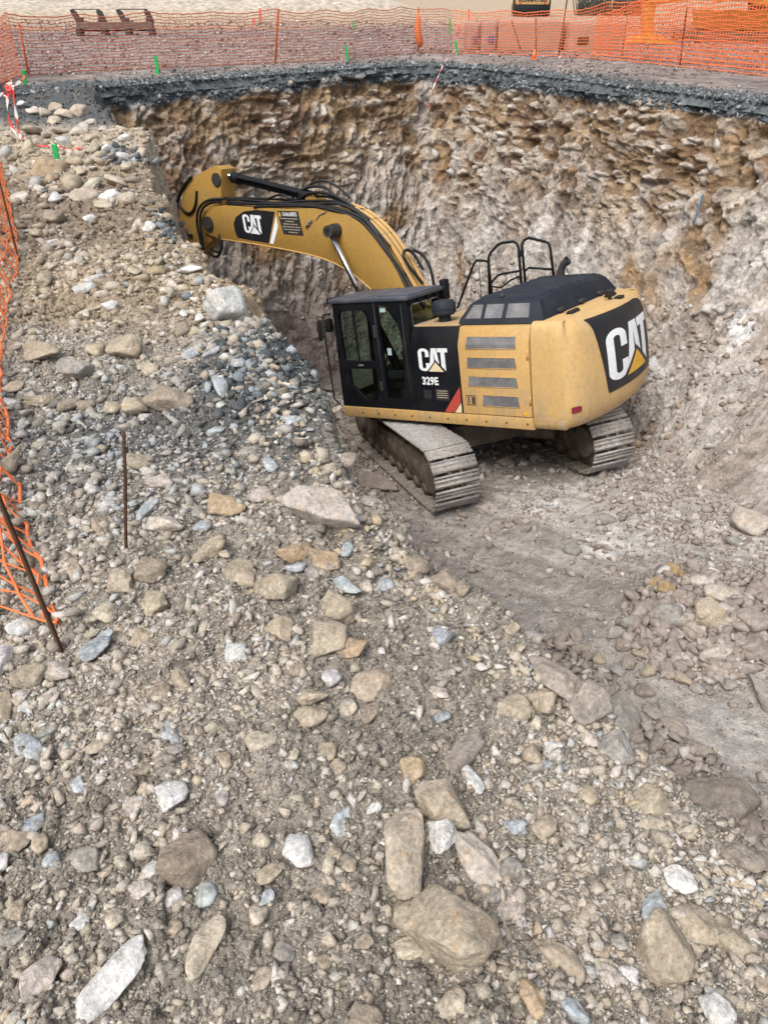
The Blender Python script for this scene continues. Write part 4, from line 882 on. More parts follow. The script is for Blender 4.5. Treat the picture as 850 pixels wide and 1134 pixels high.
# --- stick and bucket
stick = [(4.98, 5.34), (5.12, 5.42), (5.32, 5.40), (5.90, 5.30), (6.22, 5.08), (6.44, 4.80), (6.60, 4.45), (6.80, 4.0), (7.25, 3.1), (7.42, 2.72), (7.30, 2.60), (7.14, 2.66), (6.75, 3.22), (6.32, 3.72), (5.95, 4.0), (5.50, 4.16), (5.34, 4.40), (5.16, 4.74), (5.10, 4.98)]
b = MB(); b.prism(stick, -.24, .14, bev=.012); st = b.build('stick', M['yellow_boom'], EX, 30)
b = MB(); b.tube([(5.16, .145, 5.18), (5.16, .17, 5.18)], .12, 20); b.tube([(5.56, .14, 4.42), (5.56, .25, 4.42)], .14, 20); b.build('pivot_plate', M['dark_steel'], st, 40)
for P in ([(5.85, .16, 5.32), (6.2, .18, 5.16), (6.5, .18, 4.85), (6.58, .18, 4.55), (6.45, .18, 4.3), (6.2, .18, 4.25)], [(6.0, .1, 5.30), (6.42, .12, 5.02), (6.64, .12, 4.7), (6.7, .12, 4.35)], [(5.8, .15, 5.05), (5.9, .16, 4.8), (6.1, .16, 4.65), (6.3, .16, 4.7), (6.45, .16, 4.9)]):
    P = [tuple(p) for p in chaikin(np.array(P), 3)]; b = MB(); b.tube(P, .027, 8); b.build('hydraulic_hose', M['rubber'], st)
b = MB(); b.tube([(6.25, -.05, 5.2), (7.0, -.05, 3.95)], .075, 14); bk = b.build('bucket_cylinder', M['black'], EX, 40)
b = MB(); b.tube([(7.0, -.05, 3.95), (7.45, -.05, 3.2)], .045, 14); b.build('piston_rod', M['steel'], bk)
b = MB(); bu = [(7.15, 2.75), (7.5, 2.95), (7.75, 2.7), (7.8, 2.3), (7.6, 1.85), (7.2, 1.6), (6.75, 1.62), (7.0, 2.1)]
b.prism(bu, -.65, -.62); b.prism(bu, .52, .55)
V_ = [[b.bm.verts.new((x, y, z)) for y in (-.62, .52)] for x, z in bu[:7]]
for i in range(6): b.bm.faces.new((V_[i][0], V_[i + 1][0], V_[i + 1][1], V_[i][1]))
for k in range(5): b.box((6.68, -.55 + .25 * k, 1.6), (.2, .07, .05), .01)
b.build('bucket', M['mud_steel'], EX)
# ------------------------------------------------------------------ stones
def ico(n):
    bm = bmesh.new(); bmesh.ops.create_icosphere(bm, subdivisions=n, radius=1)
    V = np.array([v.co[:] for v in bm.verts]); Fc = np.array([[v.index for v in f.verts] for f in bm.faces]); bm.free(); return V, Fc
ICO = {n: ico(n) for n in (1, 2, 3, 4, 5)}
def rock_shape(lv, rng, planes=16, soft=30, rough=.05):
    """an angular stone: a sphere cut by many planes, then weathered"""
    D_, Fc = ICO[lv]
    nrm = rng.normal(size=(planes, 3)); nrm /= np.linalg.norm(nrm, axis=1)[:, None]; dist = rng.uniform(.52, 1.0, planes)
    q = np.clip(D_ @ nrm.T, 1e-3, None) / dist; r = (np.sum(q ** soft, 1) + 1.25 ** -soft) ** (-1 / soft)
    o_ = rng.uniform(-50, 50, 3)
    P = D_ * r[:, None]
    P = P * (1 + rough * 2.2 * fbm(P[:, 0] * 1.9 + o_[0], P[:, 1] * 1.9 + o_[1], P[:, 2] * 1.9 + o_[2], 3) + rough * 1.0 * fbm(P[:, 0] * 6 + o_[0], P[:, 1] * 6 + o_[1], P[:, 2] * 6 + o_[2], 4, .62))[:, None]
    P = P - (P.max(0) + P.min(0)) / 2; return P / ((P.max(0) - P.min(0)) / 2), Fc
def chip_shape(n, rng):
    """a crushed chip: the hull of a few points"""
    d = rng.normal(size=(n, 3)); d /= np.linalg.norm(d, axis=1)[:, None]; d *= rng.uniform(.6, 1.0, (n, 1)); bm = bmesh.new()
    for p in d: bm.verts.new(p)
    r = bmesh.ops.convex_hull(bm, input=bm.verts[:]); bmesh.ops.delete(bm, geom=[v for v in bm.verts if not v.link_faces], context='VERTS'); bm.verts.index_update()
    bmesh.ops.triangulate(bm, faces=bm.faces[:]); V = np.array([v.co[:] for v in bm.verts]); Fc = np.array([[v.index for v in f.verts] for f in bm.faces]); bm.free()
    V = V - (V.max(0) + V.min(0)) / 2; return V / ((V.max(0) - V.min(0)) / 2), Fc
PAL = {'T': ((.42, .355, .27), 'tan'), 'N': ((.32, .265, .205), 'brown'), 'W': ((.64, .63, .61), 'white'), 'P': ((.53, .475, .42), 'pale'), 'B': ((.41, .445, .465), 'blue-grey'),
       'G': ((.33, .31, .285), 'grey'), 'D': ((.17, .178, .182), 'dark grey'), 'O': ((.42, .315, .205), 'orange-tan'), 'K': ((.31, .265, .23), 'dull brown'), 'C': ((.52, .45, .36), 'cream'), 'Y': ((.38, .27, .13), 'ochre')}
def make_rock(u, v, L, S_, ang, colr, label, group=None, name='stone', rng=None, sink=.30, thick=.62, tilt=.15, cat=None, planes=None):
    rng = rng or np.random.default_rng(int(u * 7 + v * 131))
    p = hit(u, v + .22 * S_)[0]; dist = np.linalg.norm(p - (0, 0, CAMZ)); dep = math.asin(min(1, (CAMZ - p[2]) / dist))
    a_ = R_(ang); dv = np.array((math.cos(a_), math.sin(a_) / max(.25, math.sin(dep)))); st = np.linalg.norm(dv); st = min(st, 2.0)
    yaw = math.atan2(dv[1], dv[0]); hl = L * dist / F / 2 * min(st, 1.5)
    dv2 = np.array((-math.sin(a_), math.cos(a_) / max(.25, math.sin(dep)))); hs = S_ * dist / F / 2 * (1 if abs(math.sin(a_)) > .7 else min(1.25, 1 / math.sqrt(math.sin(dep) ** 2 + .4 * math.cos(dep) ** 2)))
    hh = min(hs, hl) * thick
    lv = 5 if L > 60 else 4 if L > 26 else 3
    V, Fc = rock_shape(lv, rng, planes or int(rng.integers(10, 17)), soft=rng.choice([24, 40, 60]), rough=rng.uniform(.04, .055) if L > 50 else rng.uniform(.05, .09))
    V = V * (hl, hs, hh)
    base_ = np.array(PAL[colr][0]); base_ = base_ * rng.uniform(.88, 1.12) * (1 + rng.normal(size=3) * .01)
    q = V / max(hl, hs); o_ = rng.uniform(-30, 30, 3); nz = fbm(q[:, 0] * 2.2 + o_[0], q[:, 1] * 2.2 + o_[1], q[:, 2] * 2.2 + o_[2], 4); n2 = fbm(q[:, 0] * 7 + o_[1], q[:, 1] * 7 + o_[0], q[:, 2] * 7 + o_[2], 3)
    Cc = base_ * (1 + .22 * nz + .14 * n2)[:, None]
    dust = np.array((.36, .305, .24)); amt = np.clip((nz + .12) * 1.7, 0, 1) * (.38 if colr in 'WB' else .55); Cc = mixc(Cc, np.broadcast_to(dust, Cc.shape), amt)
    if colr in 'PCT': Cc = mixc(Cc, np.broadcast_to(np.array((.42, .28, .16)), Cc.shape), np.clip((n2 - .25) * 2.5, 0, .6))
    me = np_mesh(name, V, Fc, M['stone'], Cc, True); o = link(name, me)
    o.location = (p[0], p[1], p[2] + hh * (1 - 2 * sink)); o.rotation_euler = (rng.normal() * tilt, rng.normal() * tilt, yaw)
    tag(o, label, cat or name, group); return o
BANK = 'stones lying on the loose bank'; FLOOR = 'stones lying on the pit floor'
NAMED = [
 # u, v, long, short, angle, colour, name, label
 (359, 566, 92, 44, -16, 'P', 'boulder', 'long pale pinkish boulder lying on the pit edge near the crawler track'),
 (257, 350, 32, 34, 25, 'W', 'boulder', 'pale blocky boulder standing out on the pit edge above dark gravel'),
 (209, 299, 32, 14, -8, 'W', 'stone', 'flat white stone on the crest just below the boom tip'),
 (54, 184, 36, 28, 0, 'O', 'boulder', 'large tan boulder behind which a green peg stands'),
 (447, 934, 84, 46, 78, 'C', 'boulder', 'tall pointed cream boulder with brown stains beside the round white stone'),
 (488, 924, 36, 34, 0, 'W', 'stone', 'round white stone wedged between two longer cream stones'),
 (529, 951, 64, 36, -45, 'P', 'boulder', 'pale jagged oblong stone beside the round white stone'),
 (493, 1016, 96, 76, -52, 'T', 'boulder', 'biggest flat brown boulder of the whole bank'),
 (492, 887, 68, 50, -10, 'T', 'boulder', 'rounded brown boulder just beyond the round white stone'),
 (124, 1083, 78, 36, 45, 'W', 'boulder', 'long white boulder lying alone near the lower edge of the bank'),
 (229, 1046, 54, 28, 78, 'C', 'stone', 'cream upright stone with a hollow near the long white boulder'),
 (207, 945, 58, 52, 20, 'N', 'boulder', 'rough brown boulder with a speckled blue-white stone under it'),
 (229, 989, 26, 24, 0, 'B', 'stone', 'speckled blue-white stone tucked under the rough brown boulder'),
 (28, 822, 22, 20, -35, 'B', 'stone', 'upper blue-white stone of a touching pair on brown earth'),
 (40, 836, 26, 20, -20, 'B', 'stone', 'lower blue-white stone of a touching pair on brown earth'),
 (108, 717, 32, 19, 30, 'B', 'stone', 'larger pale blue stone near the foot of the netting post'),
 (118, 704, 17, 12, 20, 'B', 'stone', 'smaller pale blue stone touching a larger one near the netting post'),
 (264, 722, 32, 24, -40, 'W', 'stone', 'irregular bright white stone alone on crumbly brown earth'),
 (388, 716, 42, 22, 10, 'O', 'stone', 'orange-tan wedge shaped stone with a clean flat face'),
 (413, 750, 44, 40, 65, 'T', 'boulder', 'tan triangular boulder just in front of the orange-tan wedge stone'),
 (362, 699, 46, 46, 0, 'T', 'boulder', 'round lumpy boulder like old concrete beside the orange-tan wedge'),
 (343, 792, 42, 28, 10, 'T', 'boulder', 'brown angular boulder, nearer one of a stacked pair'),
 (343, 770, 40, 22, 5, 'T', 'stone', 'brown stone with white crust, farther one of a stacked pair'),
 (511, 834, 60, 26, 38, 'K', 'boulder', 'long reddish brown boulder lying aslant beyond the rounded brown boulder'),
 (521, 862, 32, 18, -45, 'W', 'stone', 'white pointed stone under the long reddish brown boulder'),
 (458, 850, 30, 28, 0, 'O', 'stone', 'rounded ochre tan stone beside the long reddish brown boulder'),
 (568, 782, 36, 38, 60, 'T', 'boulder', 'tan boulder, fence side half of a joined pair at the rim'),
 (600, 772, 36, 34, 0, 'T', 'boulder', 'tan boulder, pit side half of a joined pair at the rim'),
 (588, 834, 26, 26, 0, 'T', 'stone', 'square tan stone beside a white lump near the rim'),
 (611, 828, 24, 20, 20, 'W', 'stone', 'crusty white lump of stone near the rim'),
 (601, 846, 20, 12, 10, 'B', 'stone', 'small blue-grey stone under the crusty white lump'),
 (733, 1048, 58, 54, 50, 'T', 'boulder', 'big tan boulder touching an egg shaped one'),
 (768, 1020, 48, 34, -35, 'T', 'boulder', 'smooth egg shaped tan boulder on the bank by the rim'),
 (726, 1003, 34, 28, 62, 'B', 'stone', 'blue-white blocky stone leaning against the big tan boulder'),
 (751, 973, 32, 22, -20, 'W', 'stone', 'white flaky stone beyond the blue-white blocky stone'),
 (812, 1036, 42, 36, -40, 'T', 'boulder', 'lumpy brown boulder on the pit side of the egg shaped one'),
 (619, 1058, 52, 26, -45, 'T', 'boulder', 'tan oblong boulder half way between two big tan boulders'),
 (589, 1101, 38, 22, -80, 'O', 'stone', 'upright sandy brick shaped stone at the lower edge'),
 (631, 1112, 36, 22, -60, 'B', 'stone', 'blue-white stone beside the sandy brick shaped stone'),
 (457, 1048, 38, 32, -25, 'C', 'stone', 'pale cornered stone touching the biggest flat brown boulder'),
 (564, 1006, 32, 20, -5, 'P', 'stone', 'pale grey oblong stone on the pit side of the biggest boulder'),
 (546, 989, 22, 18, 20, 'G', 'stone', 'grey stone between the jagged pale stone and the biggest boulder'),
 (566, 958, 20, 22, 60, 'G', 'stone', 'small grey block at the end of the jagged pale stone'),
 (718, 886, 50, 40, -25, 'T', 'boulder', 'split tan boulder hanging over the pit rim'),
 (722, 911, 28, 16, 22, 'C', 'stone', 'cream flat stone leaning on the split tan boulder'),
 (185, 577, 46, 23, -18, 'P', 'boulder', 'pale smooth boulder in front of the blue-grey slab by the iron bar'),
 (163, 565, 28, 16, 75, 'B', 'stone', 'blue-grey slab standing behind the pale smooth boulder'),
 (133, 560, 36, 10, 18, 'B', 'stone', 'thin blue-grey flake behind the rusty iron bar'),
 (178, 537, 28, 20, 10, 'P', 'stone', 'pinkish tan stone beyond the pale smooth boulder'),
 (126, 550, 14, 12, 0, 'W', 'stone', 'small white stone beside the thin blue-grey flake'),
 (169, 629, 30, 27, 0, 'N', 'stone', 'round brown stone in front of the iron bar'),
 (251, 559, 44, 26, -8, 'O', 'boulder', 'rusty orange rough boulder among grey gravel'),
 (288, 548, 28, 20, 0, 'P', 'stone', 'pitted pale stone beside the rusty orange boulder'),
 (221, 568, 18, 14, 10, 'G', 'stone', 'grey stone near the rusty orange boulder'),
 (225, 583, 18, 14, -10, 'B', 'stone', 'bluish square stone in front of a grey one'),
 (236, 606, 36, 34, 0, 'T', 'boulder', 'dusty tan boulder with a small round stone on its side'),
 (249, 613, 14, 14, 0, 'C', 'stone', 'small round pale stone on the side of a dusty tan boulder'),
 (325, 607, 38, 26, -5, 'O', 'boulder', 'cracked tan boulder, farther half, near the long pinkish boulder'),
 (358, 619, 42, 24, -22, 'O', 'boulder', 'cracked tan boulder, nearer half, near the long pinkish boulder'),
 (327, 628, 26, 14, 0, 'B', 'stone', 'blue-grey stone in front of the cracked tan boulder'),
 (349, 633, 24, 20, 0, 'G', 'stone', 'grey speckled stone beside the blue-grey one'),
 (384, 647, 34, 14, -28, 'B', 'stone', 'long dark blue slab near the rim'),
 (384, 609, 18, 14, 70, 'B', 'stone', 'small pale blue cube near the end of the long pinkish boulder'),
 (425, 645, 26, 16, 25, 'B', 'stone', 'pale bluish stone right on the pit rim'),
 (406, 648, 18, 16, 0, 'P', 'stone', 'pale pinkish stone beside the one on the rim'),
 (268, 633, 42, 30, -15, 'T', 'boulder', 'broad tan boulder sunk in the earth, fence side of two'),
 (303, 648, 52, 34, -10, 'T', 'boulder', 'broad sandy boulder sunk in the earth, pit side of two'),
 (376, 668, 40, 34, 0, 'T', 'boulder', 'dusty lump beyond the round lumpy boulder'),
 (190, 443, 54, 26, -12, 'N', 'boulder', 'large brown boulder half buried beside the grey gravel'),
 (153, 447, 22, 30, 80, 'T', 'stone', 'upright tan stone beside the half buried brown boulder'),
 (47, 442, 34, 14, 5, 'T', 'stone', 'flat tan stone near the netting with a white one beside it'),
 (14, 447, 22, 12, -5, 'W', 'stone', 'white flat stone beside the orange netting selvedge'),
 (18, 433, 22, 14, 0, 'T', 'stone', 'tan stone on top of the white flat stone by the netting'),
 (80, 450, 20, 16, 30, 'N', 'stone', 'brown stone, fence side one of two near the upright tan stone'),
 (96, 449, 16, 20, 70, 'N', 'stone', 'brown upright stone, pit side one of two near the upright tan stone'),
 (46, 392, 42, 26, -15, 'T', 'boulder', 'tan boulder lying close to the netting selvedge'),
 (237, 391, 24, 12, 30, 'B', 'stone', 'long blue-grey stone in the dark gravel clump'),
 (266, 402, 18, 18, 10, 'B', 'stone', 'round blue-grey stone in the dark gravel clump'),
 (245, 426, 26, 16, -50, 'B', 'stone', 'leaning blue-grey slab in the dark gravel clump'),
 (296, 412, 22, 12, -15, 'B', 'stone', 'flat blue-grey stone on the pit edge of the dark gravel clump'),
 (213, 390, 18, 14, 40, 'B', 'stone', 'pale blue stone on the fence side of the dark gravel clump'),
 (322, 467, 28, 16, -5, 'B', 'stone', 'pale blue stone hanging on the pit edge in front of the dark clump'),
 (95, 320, 18, 13, 15, 'W', 'stone', 'white stone on the tan bank in front of a brown one'),
 (105, 308, 16, 11, 20, 'W', 'stone', 'white stone touching a brown one on the tan bank'),
 (116, 313, 24, 16, -20, 'N', 'stone', 'brown stone touching a white one on the tan bank'),
 (149, 303, 20, 12, -25, 'T', 'stone', 'flat tan stone on the tan bank below the boom'),
 (172, 302, 20, 14, 10, 'O', 'stone', 'rusty tan stone on the tan bank below the boom'),
 (122, 338, 16, 11, -10, 'W', 'stone', 'small white stone in the middle of the tan bank'),
 (193, 315, 20, 14, -20, 'P', 'stone', 'pale stone in front of the flat white one on the crest'),
 (95, 218, 20, 16, 20, 'C', 'stone', 'cream stone at the near foot of the pale stone heap'),
 (122, 216, 22, 12, 5, 'W', 'stone', 'white flat stone at the near foot of the pale stone heap'),
 (116, 229, 20, 13, -5, 'C', 'stone', 'cream flat stone in front of the white flat one by the heap'),
 (128, 201, 24, 14, -10, 'C', 'stone', 'pale block on the pit side of the pale stone heap'),
 (22, 220, 22, 12, 0, 'P', 'stone', 'pale stone alone on bare earth near the netting'),
 (58, 270, 16, 9, 0, 'W', 'stone', 'white flake alone on bare brown earth'),
 (72, 160, 14, 12, 10, 'W', 'stone', 'whitish stone among the pale heap near the tape stake'),
]
NAMED_FLOOR = [
 (793, 884, 64, 50, -28, 'K', 'boulder', 'broad brown slab on the pit floor close under the bank'),
 (687, 789, 46, 42, 60, 'G', 'boulder', 'pale faced angular boulder on the pit floor under the rim'),
 (676, 829, 40, 32, 10, 'G', 'boulder', 'grey blocky boulder in front of the pale faced angular one'),
 (650, 783, 42, 34, 30, 'K', 'boulder', 'dull brown boulder beside the pale faced angular one'),
 (614, 750, 64, 28, -40, 'K', 'boulder', 'long sloping brown slab on the floor under the tan pair'),
 (651, 817, 24, 16, -70, 'P', 'stone', 'smooth pale stone beside the grey blocky boulder'),
 (489, 641, 34, 26, -5, 'N', 'boulder', 'square brown boulder, middle one of three by the rim'),
 (460, 628, 32, 20, -10, 'N', 'stone', 'brown stone, track side one of three by the rim'),
 (512, 651, 18, 16, 0, 'N', 'stone', 'small brown stone, near end of three by the rim'),
 (632, 609, 20, 17, 0, 'G', 'stone', 'lone grey stone on the bare floor behind the machine'),
 (671, 576, 18, 11, 5, 'G', 'stone', 'small grey stone near white streaks on the floor'),
 (740, 681, 36, 24, -8, 'G', 'boulder', 'grey block in the middle of the rubble pile'),
 (711, 675, 34, 20, 15, 'K', 'boulder', 'brown block beside the grey block of the rubble pile'),
 (784, 683, 32, 28, -30, 'T', 'boulder', 'square tan block of the rubble pile'),
 (794, 659, 28, 24, -20, 'P', 'boulder', 'whitish block at the far corner of the rubble pile'),
 (795, 721, 48, 20, 5, 'P', 'boulder', 'long pale slab in the near half of the rubble pile'),
 (743, 631, 18, 16, 0, 'Y', 'stone', 'upper ochre stone of the rubble pile'),
 (728, 646, 22, 12, 10, 'Y', 'stone', 'flat ochre stone on the fence side of the rubble pile'),
 (757, 638, 16, 13, 0, 'Y', 'stone', 'ochre stone on the wall side of the rubble pile'),
 (738, 653, 18, 15, 30, 'Y', 'stone', 'lowest ochre stone of the rubble pile'),
 (772, 646, 22, 16, -20, 'P', 'stone', 'pale stone next to the ochre ones of the rubble pile'),
 (758, 655, 18, 14, 0, 'G', 'stone', 'grey stone right in front of the ochre ones'),
 (828, 690, 40, 22, -10, 'K', 'boulder', 'brown slab at the wall side of the rubble pile'),
 (838, 720, 34, 24, -30, 'K', 'boulder', 'brown boulder at the wall end of the rubble pile'),
 (698, 690, 22, 16, -20, 'G', 'stone', 'grey stone at the fence end of the rubble pile'),
 (745, 714, 26, 18, 70, 'K', 'stone', 'upright brown stone in front of the grey block'),
 (789, 742, 30, 16, 5, 'T', 'stone', 'flat tan stone under the long pale slab'),
 (848, 772, 44, 26, -70, 'G', 'boulder', 'dark upright rock at the very side of the pit floor'),
 (824, 580, 30, 24, -40, 'P', 'boulder', 'whitish block at the foot of the rock face'),
 (703, 492, 16, 14, 0, 'O', 'stone', 'rusty stone on the floor beside the far crawler track'),
 (416, 536, 50, 18, -32, 'K', 'boulder', 'long brown slab lying beside the near crawler track'),
 (384, 514, 22, 18, -20, 'K', 'stone', 'brown stone beyond the long slab beside the near track'),
 (412, 556, 26, 12, -10, 'G', 'stone', 'pale grey stone in front of the long slab by the track'),
 (560, 512, 22, 14, 5, 'K', 'stone', 'brown stone under the machine between the two tracks'),
 (536, 522, 18, 13, 20, 'K', 'stone', 'darker brown stone under the machine next to the near track'),
 (590, 506, 16, 11, 20, 'K', 'stone', 'small brown stone under the machine next to the far track'),
 (752, 855, 22, 14, 10, 'K', 'stone', 'brown stone between the broad slab and the grey blocky boulder'),
 (771, 828, 34, 18, -40, 'K', 'stone', 'flat brown stone beyond the broad slab'),
 (722, 822, 22, 16, 20, 'K', 'stone', 'brown stone beside the grey blocky boulder'),
 (745, 806, 26, 16, -50, 'K', 'stone', 'sloping brown stone beyond the grey blocky boulder'),
 (812, 600, 18, 14, 0, 'G', 'stone', 'grey stone in front of the whitish block by the rock face'),
]
placed = []
for u, v, L, S_, a, c, nm, lb in NAMED:
    kw = {'sink': .12, 'thick': 1.05, 'tilt': .05} if lb.startswith('pale blocky') else {'sink': .2, 'thick': .85, 'tilt': .05, 'planes': 22} if lb.startswith('long pale') else {'sink': .28, 'thick': .8, 'planes': 20} if L > 50 else {'sink': .36} if nm == 'boulder' else {}
    make_rock(u, v, L, S_, a, c, lb, BANK, nm, **kw); placed.append((u, v, max(L, S_)))
for u, v, L, S_, a, c, nm, lb in NAMED_FLOOR:
    make_rock(u, v, L, S_, a, c, lb, FLOOR, nm, sink=.22, thick=.72, tilt=.2); placed.append((u, v, max(L, S_)))
LM_BANK = [(359, 566, 'the long pinkish boulder'), (257, 350, 'the pale blocky boulder at the edge'), (54, 184, 'the boulder with the green peg'), (447, 934, 'the tall pointed cream boulder'), (493, 1016, 'the biggest flat boulder'),
 (492, 887, 'the rounded brown boulder'), (124, 1083, 'the long white boulder'), (207, 945, 'the rough brown boulder'), (34, 830, 'the pair of blue-white stones'), (108, 717, 'the netting post foot'), (264, 722, 'the irregular white stone'),
 (388, 716, 'the orange-tan wedge stone'), (343, 780, 'the stacked brown pair'), (511, 834, 'the long reddish boulder'), (584, 777, 'the joined tan pair'), (733, 1048, 'the big tan boulder'), (718, 886, 'the split tan boulder'), (185, 577, 'the pale smooth boulder'),
 (137, 600, 'the rusty iron bar'), (251, 559, 'the rusty orange boulder'), (290, 640, 'the two sunken boulders'), (190, 443, 'the half buried brown boulder'), (260, 405, 'the dark gravel clump'), (105, 312, 'the white and brown pair'), (116, 220, 'the pale stone heap'), (46, 392, 'the tan boulder by the netting'), (619, 1058, 'the tan oblong boulder'), (229, 1046, 'the cream hollow stone')]
LM_FLOOR = [(793, 884, 'the broad brown slab'), (676, 810, 'the grey blocky boulder'), (614, 750, 'the long sloping slab'), (489, 641, 'the three brown stones'), (632, 609, 'the lone grey stone'), (745, 640, 'the ochre stones'), (795, 715, 'the long pale slab'), (824, 580, 'the whitish block'), (430, 530, 'the near crawler track'), (660, 505, 'the far crawler track')]
used_labels = set(x[7] for x in NAMED + NAMED_FLOOR)
def auto_label(u, v, colour, form, size, marks):
    cands = sorted(marks, key=lambda m: math.hypot(m[0] - u, (m[1] - v)))
    for k, (mu, mv, ph) in enumerate(cands[:5]):
        dx, dy = u - mu, v - mv; a_ = math.degrees(math.atan2(-dy, dx)) % 360
        side_ = ('on the pit side of', 'beyond, pit side, of', 'beyond', 'beyond, fence side, of', 'on the fence side of', 'in front, fence side, of', 'in front of', 'in front, pit side, of')[int(((a_ + 22.5) % 360) // 45)]
        for far in (('close', ) if math.hypot(dx, dy) < 55 else ('some way', )):
            s_ = f'{size} {colour} {form} stone lying {far} {side_} {ph}'
            if s_ not in used_labels and len(s_.split()) <= 16: used_labels.add(s_); return s_
    for od in ('second', 'third', 'fourth', 'fifth'):
        s_ = f'{od} {form} stone {side_} {ph}'
        if s_ not in used_labels: used_labels.add(s_); return s_
    return s_
def auto_rocks(n, region, marks, pal, smin, smax, group, rng, ok, **kw):
    k = 0; tries = 0
    while k < n and tries < 20000:
        tries += 1
        u = rng.uniform(region[0], region[2]); v = rng.uniform(region[1], region[3])
        t = rng.random(); s_ = smin + (smax - smin) * t ** 2.2
        if any(math.hypot(u - a, v - b_) < .52 * (s_ + c) for a, b_, c in placed) or not ok(u, v): continue
        c = pal(u, v, rng); form = rng.choice(['angular', 'rounded', 'flat', 'blocky']); el = rng.uniform(1.05, 1.6) if form != 'rounded' else rng.uniform(1, 1.2)
        ww = {'angular': .62, 'rounded': .7, 'flat': .38, 'blocky': .72}[form]
        size = 'larger' if s_ > smin + .45 * (smax - smin) else 'fist-sized' if s_ > smin + .15 * (smax - smin) else 'small'
        lb = auto_label(u, v, PAL[c][1], form, size, marks)
        make_rock(u, v, s_ * math.sqrt(el), s_ / math.sqrt(el), rng.uniform(-60, 60), c, lb, group, 'stone', rng, thick=ww, planes=34 if form == 'rounded' else 13, **kw)
        placed.append((u, v, s_)); k += 1
def edge_u(v):   # photo column of the pit edge of the bank
    return float(np.interp(v, (95, 130, 165, 190, 215, 280, 330, 420, 480, 570, 640, 690, 780, 880, 940, 990, 1134), (90, 105, 160, 145, 140, 195, 245, 305, 335, 395, 462, 520, 628, 705, 785, 835, 930)))
def bank_ok(u, v): return u < edge_u(v) - 4 and not (470 > v > 240 and u < 10)
def bank_pal(u, v, rng):
    if v < 260: return rng.choice(list('CCTTPCNW'))
    if v < 360: return rng.choice(list('TTCONPWT'))
    if 360 <= v < 560 and 30 < u < 340: return rng.choice(list('BGGTPGTNT'))
    return rng.choice(list('TTTTNNPCGBW'))
rg = np.random.default_rng(3)
auto_rocks(34, (20, 118, 190, 225), LM_BANK, bank_pal, 11, 19, BANK, rg, lambda u, v: bank_ok(u, v) and u > 25 + (v - 118) * .35)
auto_rocks(96, (0, 380, 850, 1130), LM_BANK, bank_pal, 16, 34, BANK, rg, bank_ok)
auto_rocks(14, (40, 240, 240, 380), LM_BANK, bank_pal, 11, 18, BANK, rg, bank_ok)
def floor_ok1(u, v): return u > edge_u(v) + 6 and 690 < v < 960 and u < edge_u(v) + 110
def floor_ok2(u, v): return ((u - 775) / 95) ** 2 + ((v - 700) / 62) ** 2 < 1
fp = lambda u, v, rng: rng.choice(list('KKKGTKG'))
auto_rocks(26, (520, 690, 850, 960), LM_FLOOR, fp, 14, 40, FLOOR, rg, floor_ok1, sink=.22)
auto_rocks(42, (670, 630, 850, 770), LM_FLOOR, lambda u, v, rng: rng.choice(list('KKGTPK')), 14, 36, FLOOR, rg, floor_ok2, sink=.22)
auto_rocks(8, (325, 420, 400, 560), LM_FLOOR, fp, 9, 18, FLOOR, rg, lambda u, v: u > edge_u(v) + 8, sink=.22)

# ------------------------------------------------------------------ gravel, far too much to count
def scatter(name, P, size, colr, label, rng, flat=(.55, .95), lvs=(1, 2), big=None, sink=.28, mat='gravel'):
    Vs, Fs, Cs = [], [], []; nv = 0
    big = big if big is not None else np.zeros(len(P), bool)
    for lv, msk in ((lvs[0], ~big), (lvs[1], big)):
        idx = np.nonzero(msk)[0]; lib = [chip_shape(int(rng.integers(6, 9)) if lv == 1 else int(rng.integers(8, 15)), rng) for _ in range(14)]; which = rng.integers(0, 14, len(idx))
        for s_ in range(14):
            ii = idx[which == s_]
            if not len(ii): continue
            B, Fc = lib[s_]; n = len(ii)
            sc = np.stack([size[ii] * rng.uniform(.9, 1.55, n), size[ii] * rng.uniform(.6, 1.0, n), size[ii] * rng.uniform(*flat, n)], 1) * .5
            V = B[None] * sc[:, None, :]
            tl_ = rng.normal(0, .3, n); ct, st_ = np.cos(tl_), np.sin(tl_); V = np.stack([V[..., 0] * ct[:, None] - V[..., 2] * st_[:, None], V[..., 1], V[..., 0] * st_[:, None] + V[..., 2] * ct[:, None]], -1)
            ya = rng.uniform(0, 6.283, n); cy, sy = np.cos(ya)[:, None], np.sin(ya)[:, None]; V = np.stack([V[..., 0] * cy - V[..., 1] * sy, V[..., 0] * sy + V[..., 1] * cy, V[..., 2]], -1)
            off_ = P[ii].copy(); off_[:, 2] += sc[:, 2] * (1 - 2 * sink); V = V + off_[:, None, :]
            Vs.append(V.reshape(-1, 3)); Fs.append((Fc[None] + (nv + np.arange(n) * len(B))[:, None, None]).reshape(-1, 3)); nv += n * len(B)
            Cs.append(np.repeat(colr[ii], len(B), 0))
    o = link(name, np_mesh(name, np.concatenate(Vs), np.concatenate(Fs), M[mat], np.concatenate(Cs), False)); tag(o, label, kind='stuff'); return o
def psize(n, rng, lo, hi, a):  # power law
    u = rng.random(n); return (lo ** (1 - a) + u * (hi ** (1 - a) - lo ** (1 - a))) ** (1 / (1 - a))
rg = np.random.default_rng(21)
NG = 270000
thg = rg.uniform(R_(5.6), R_(73), NG); kg = rg.uniform(-1.1, .60, NG); gx, gy = fan(thg, kg); gz, gd = near_h(gx, gy)
spx = np.minimum(psize(NG, rg, 1.6, 17, 2.75), np.where(gy > 11.5, 3.5, 99)); clus = fbm(gx * 1.9, gy * 1.9, 77, 3)
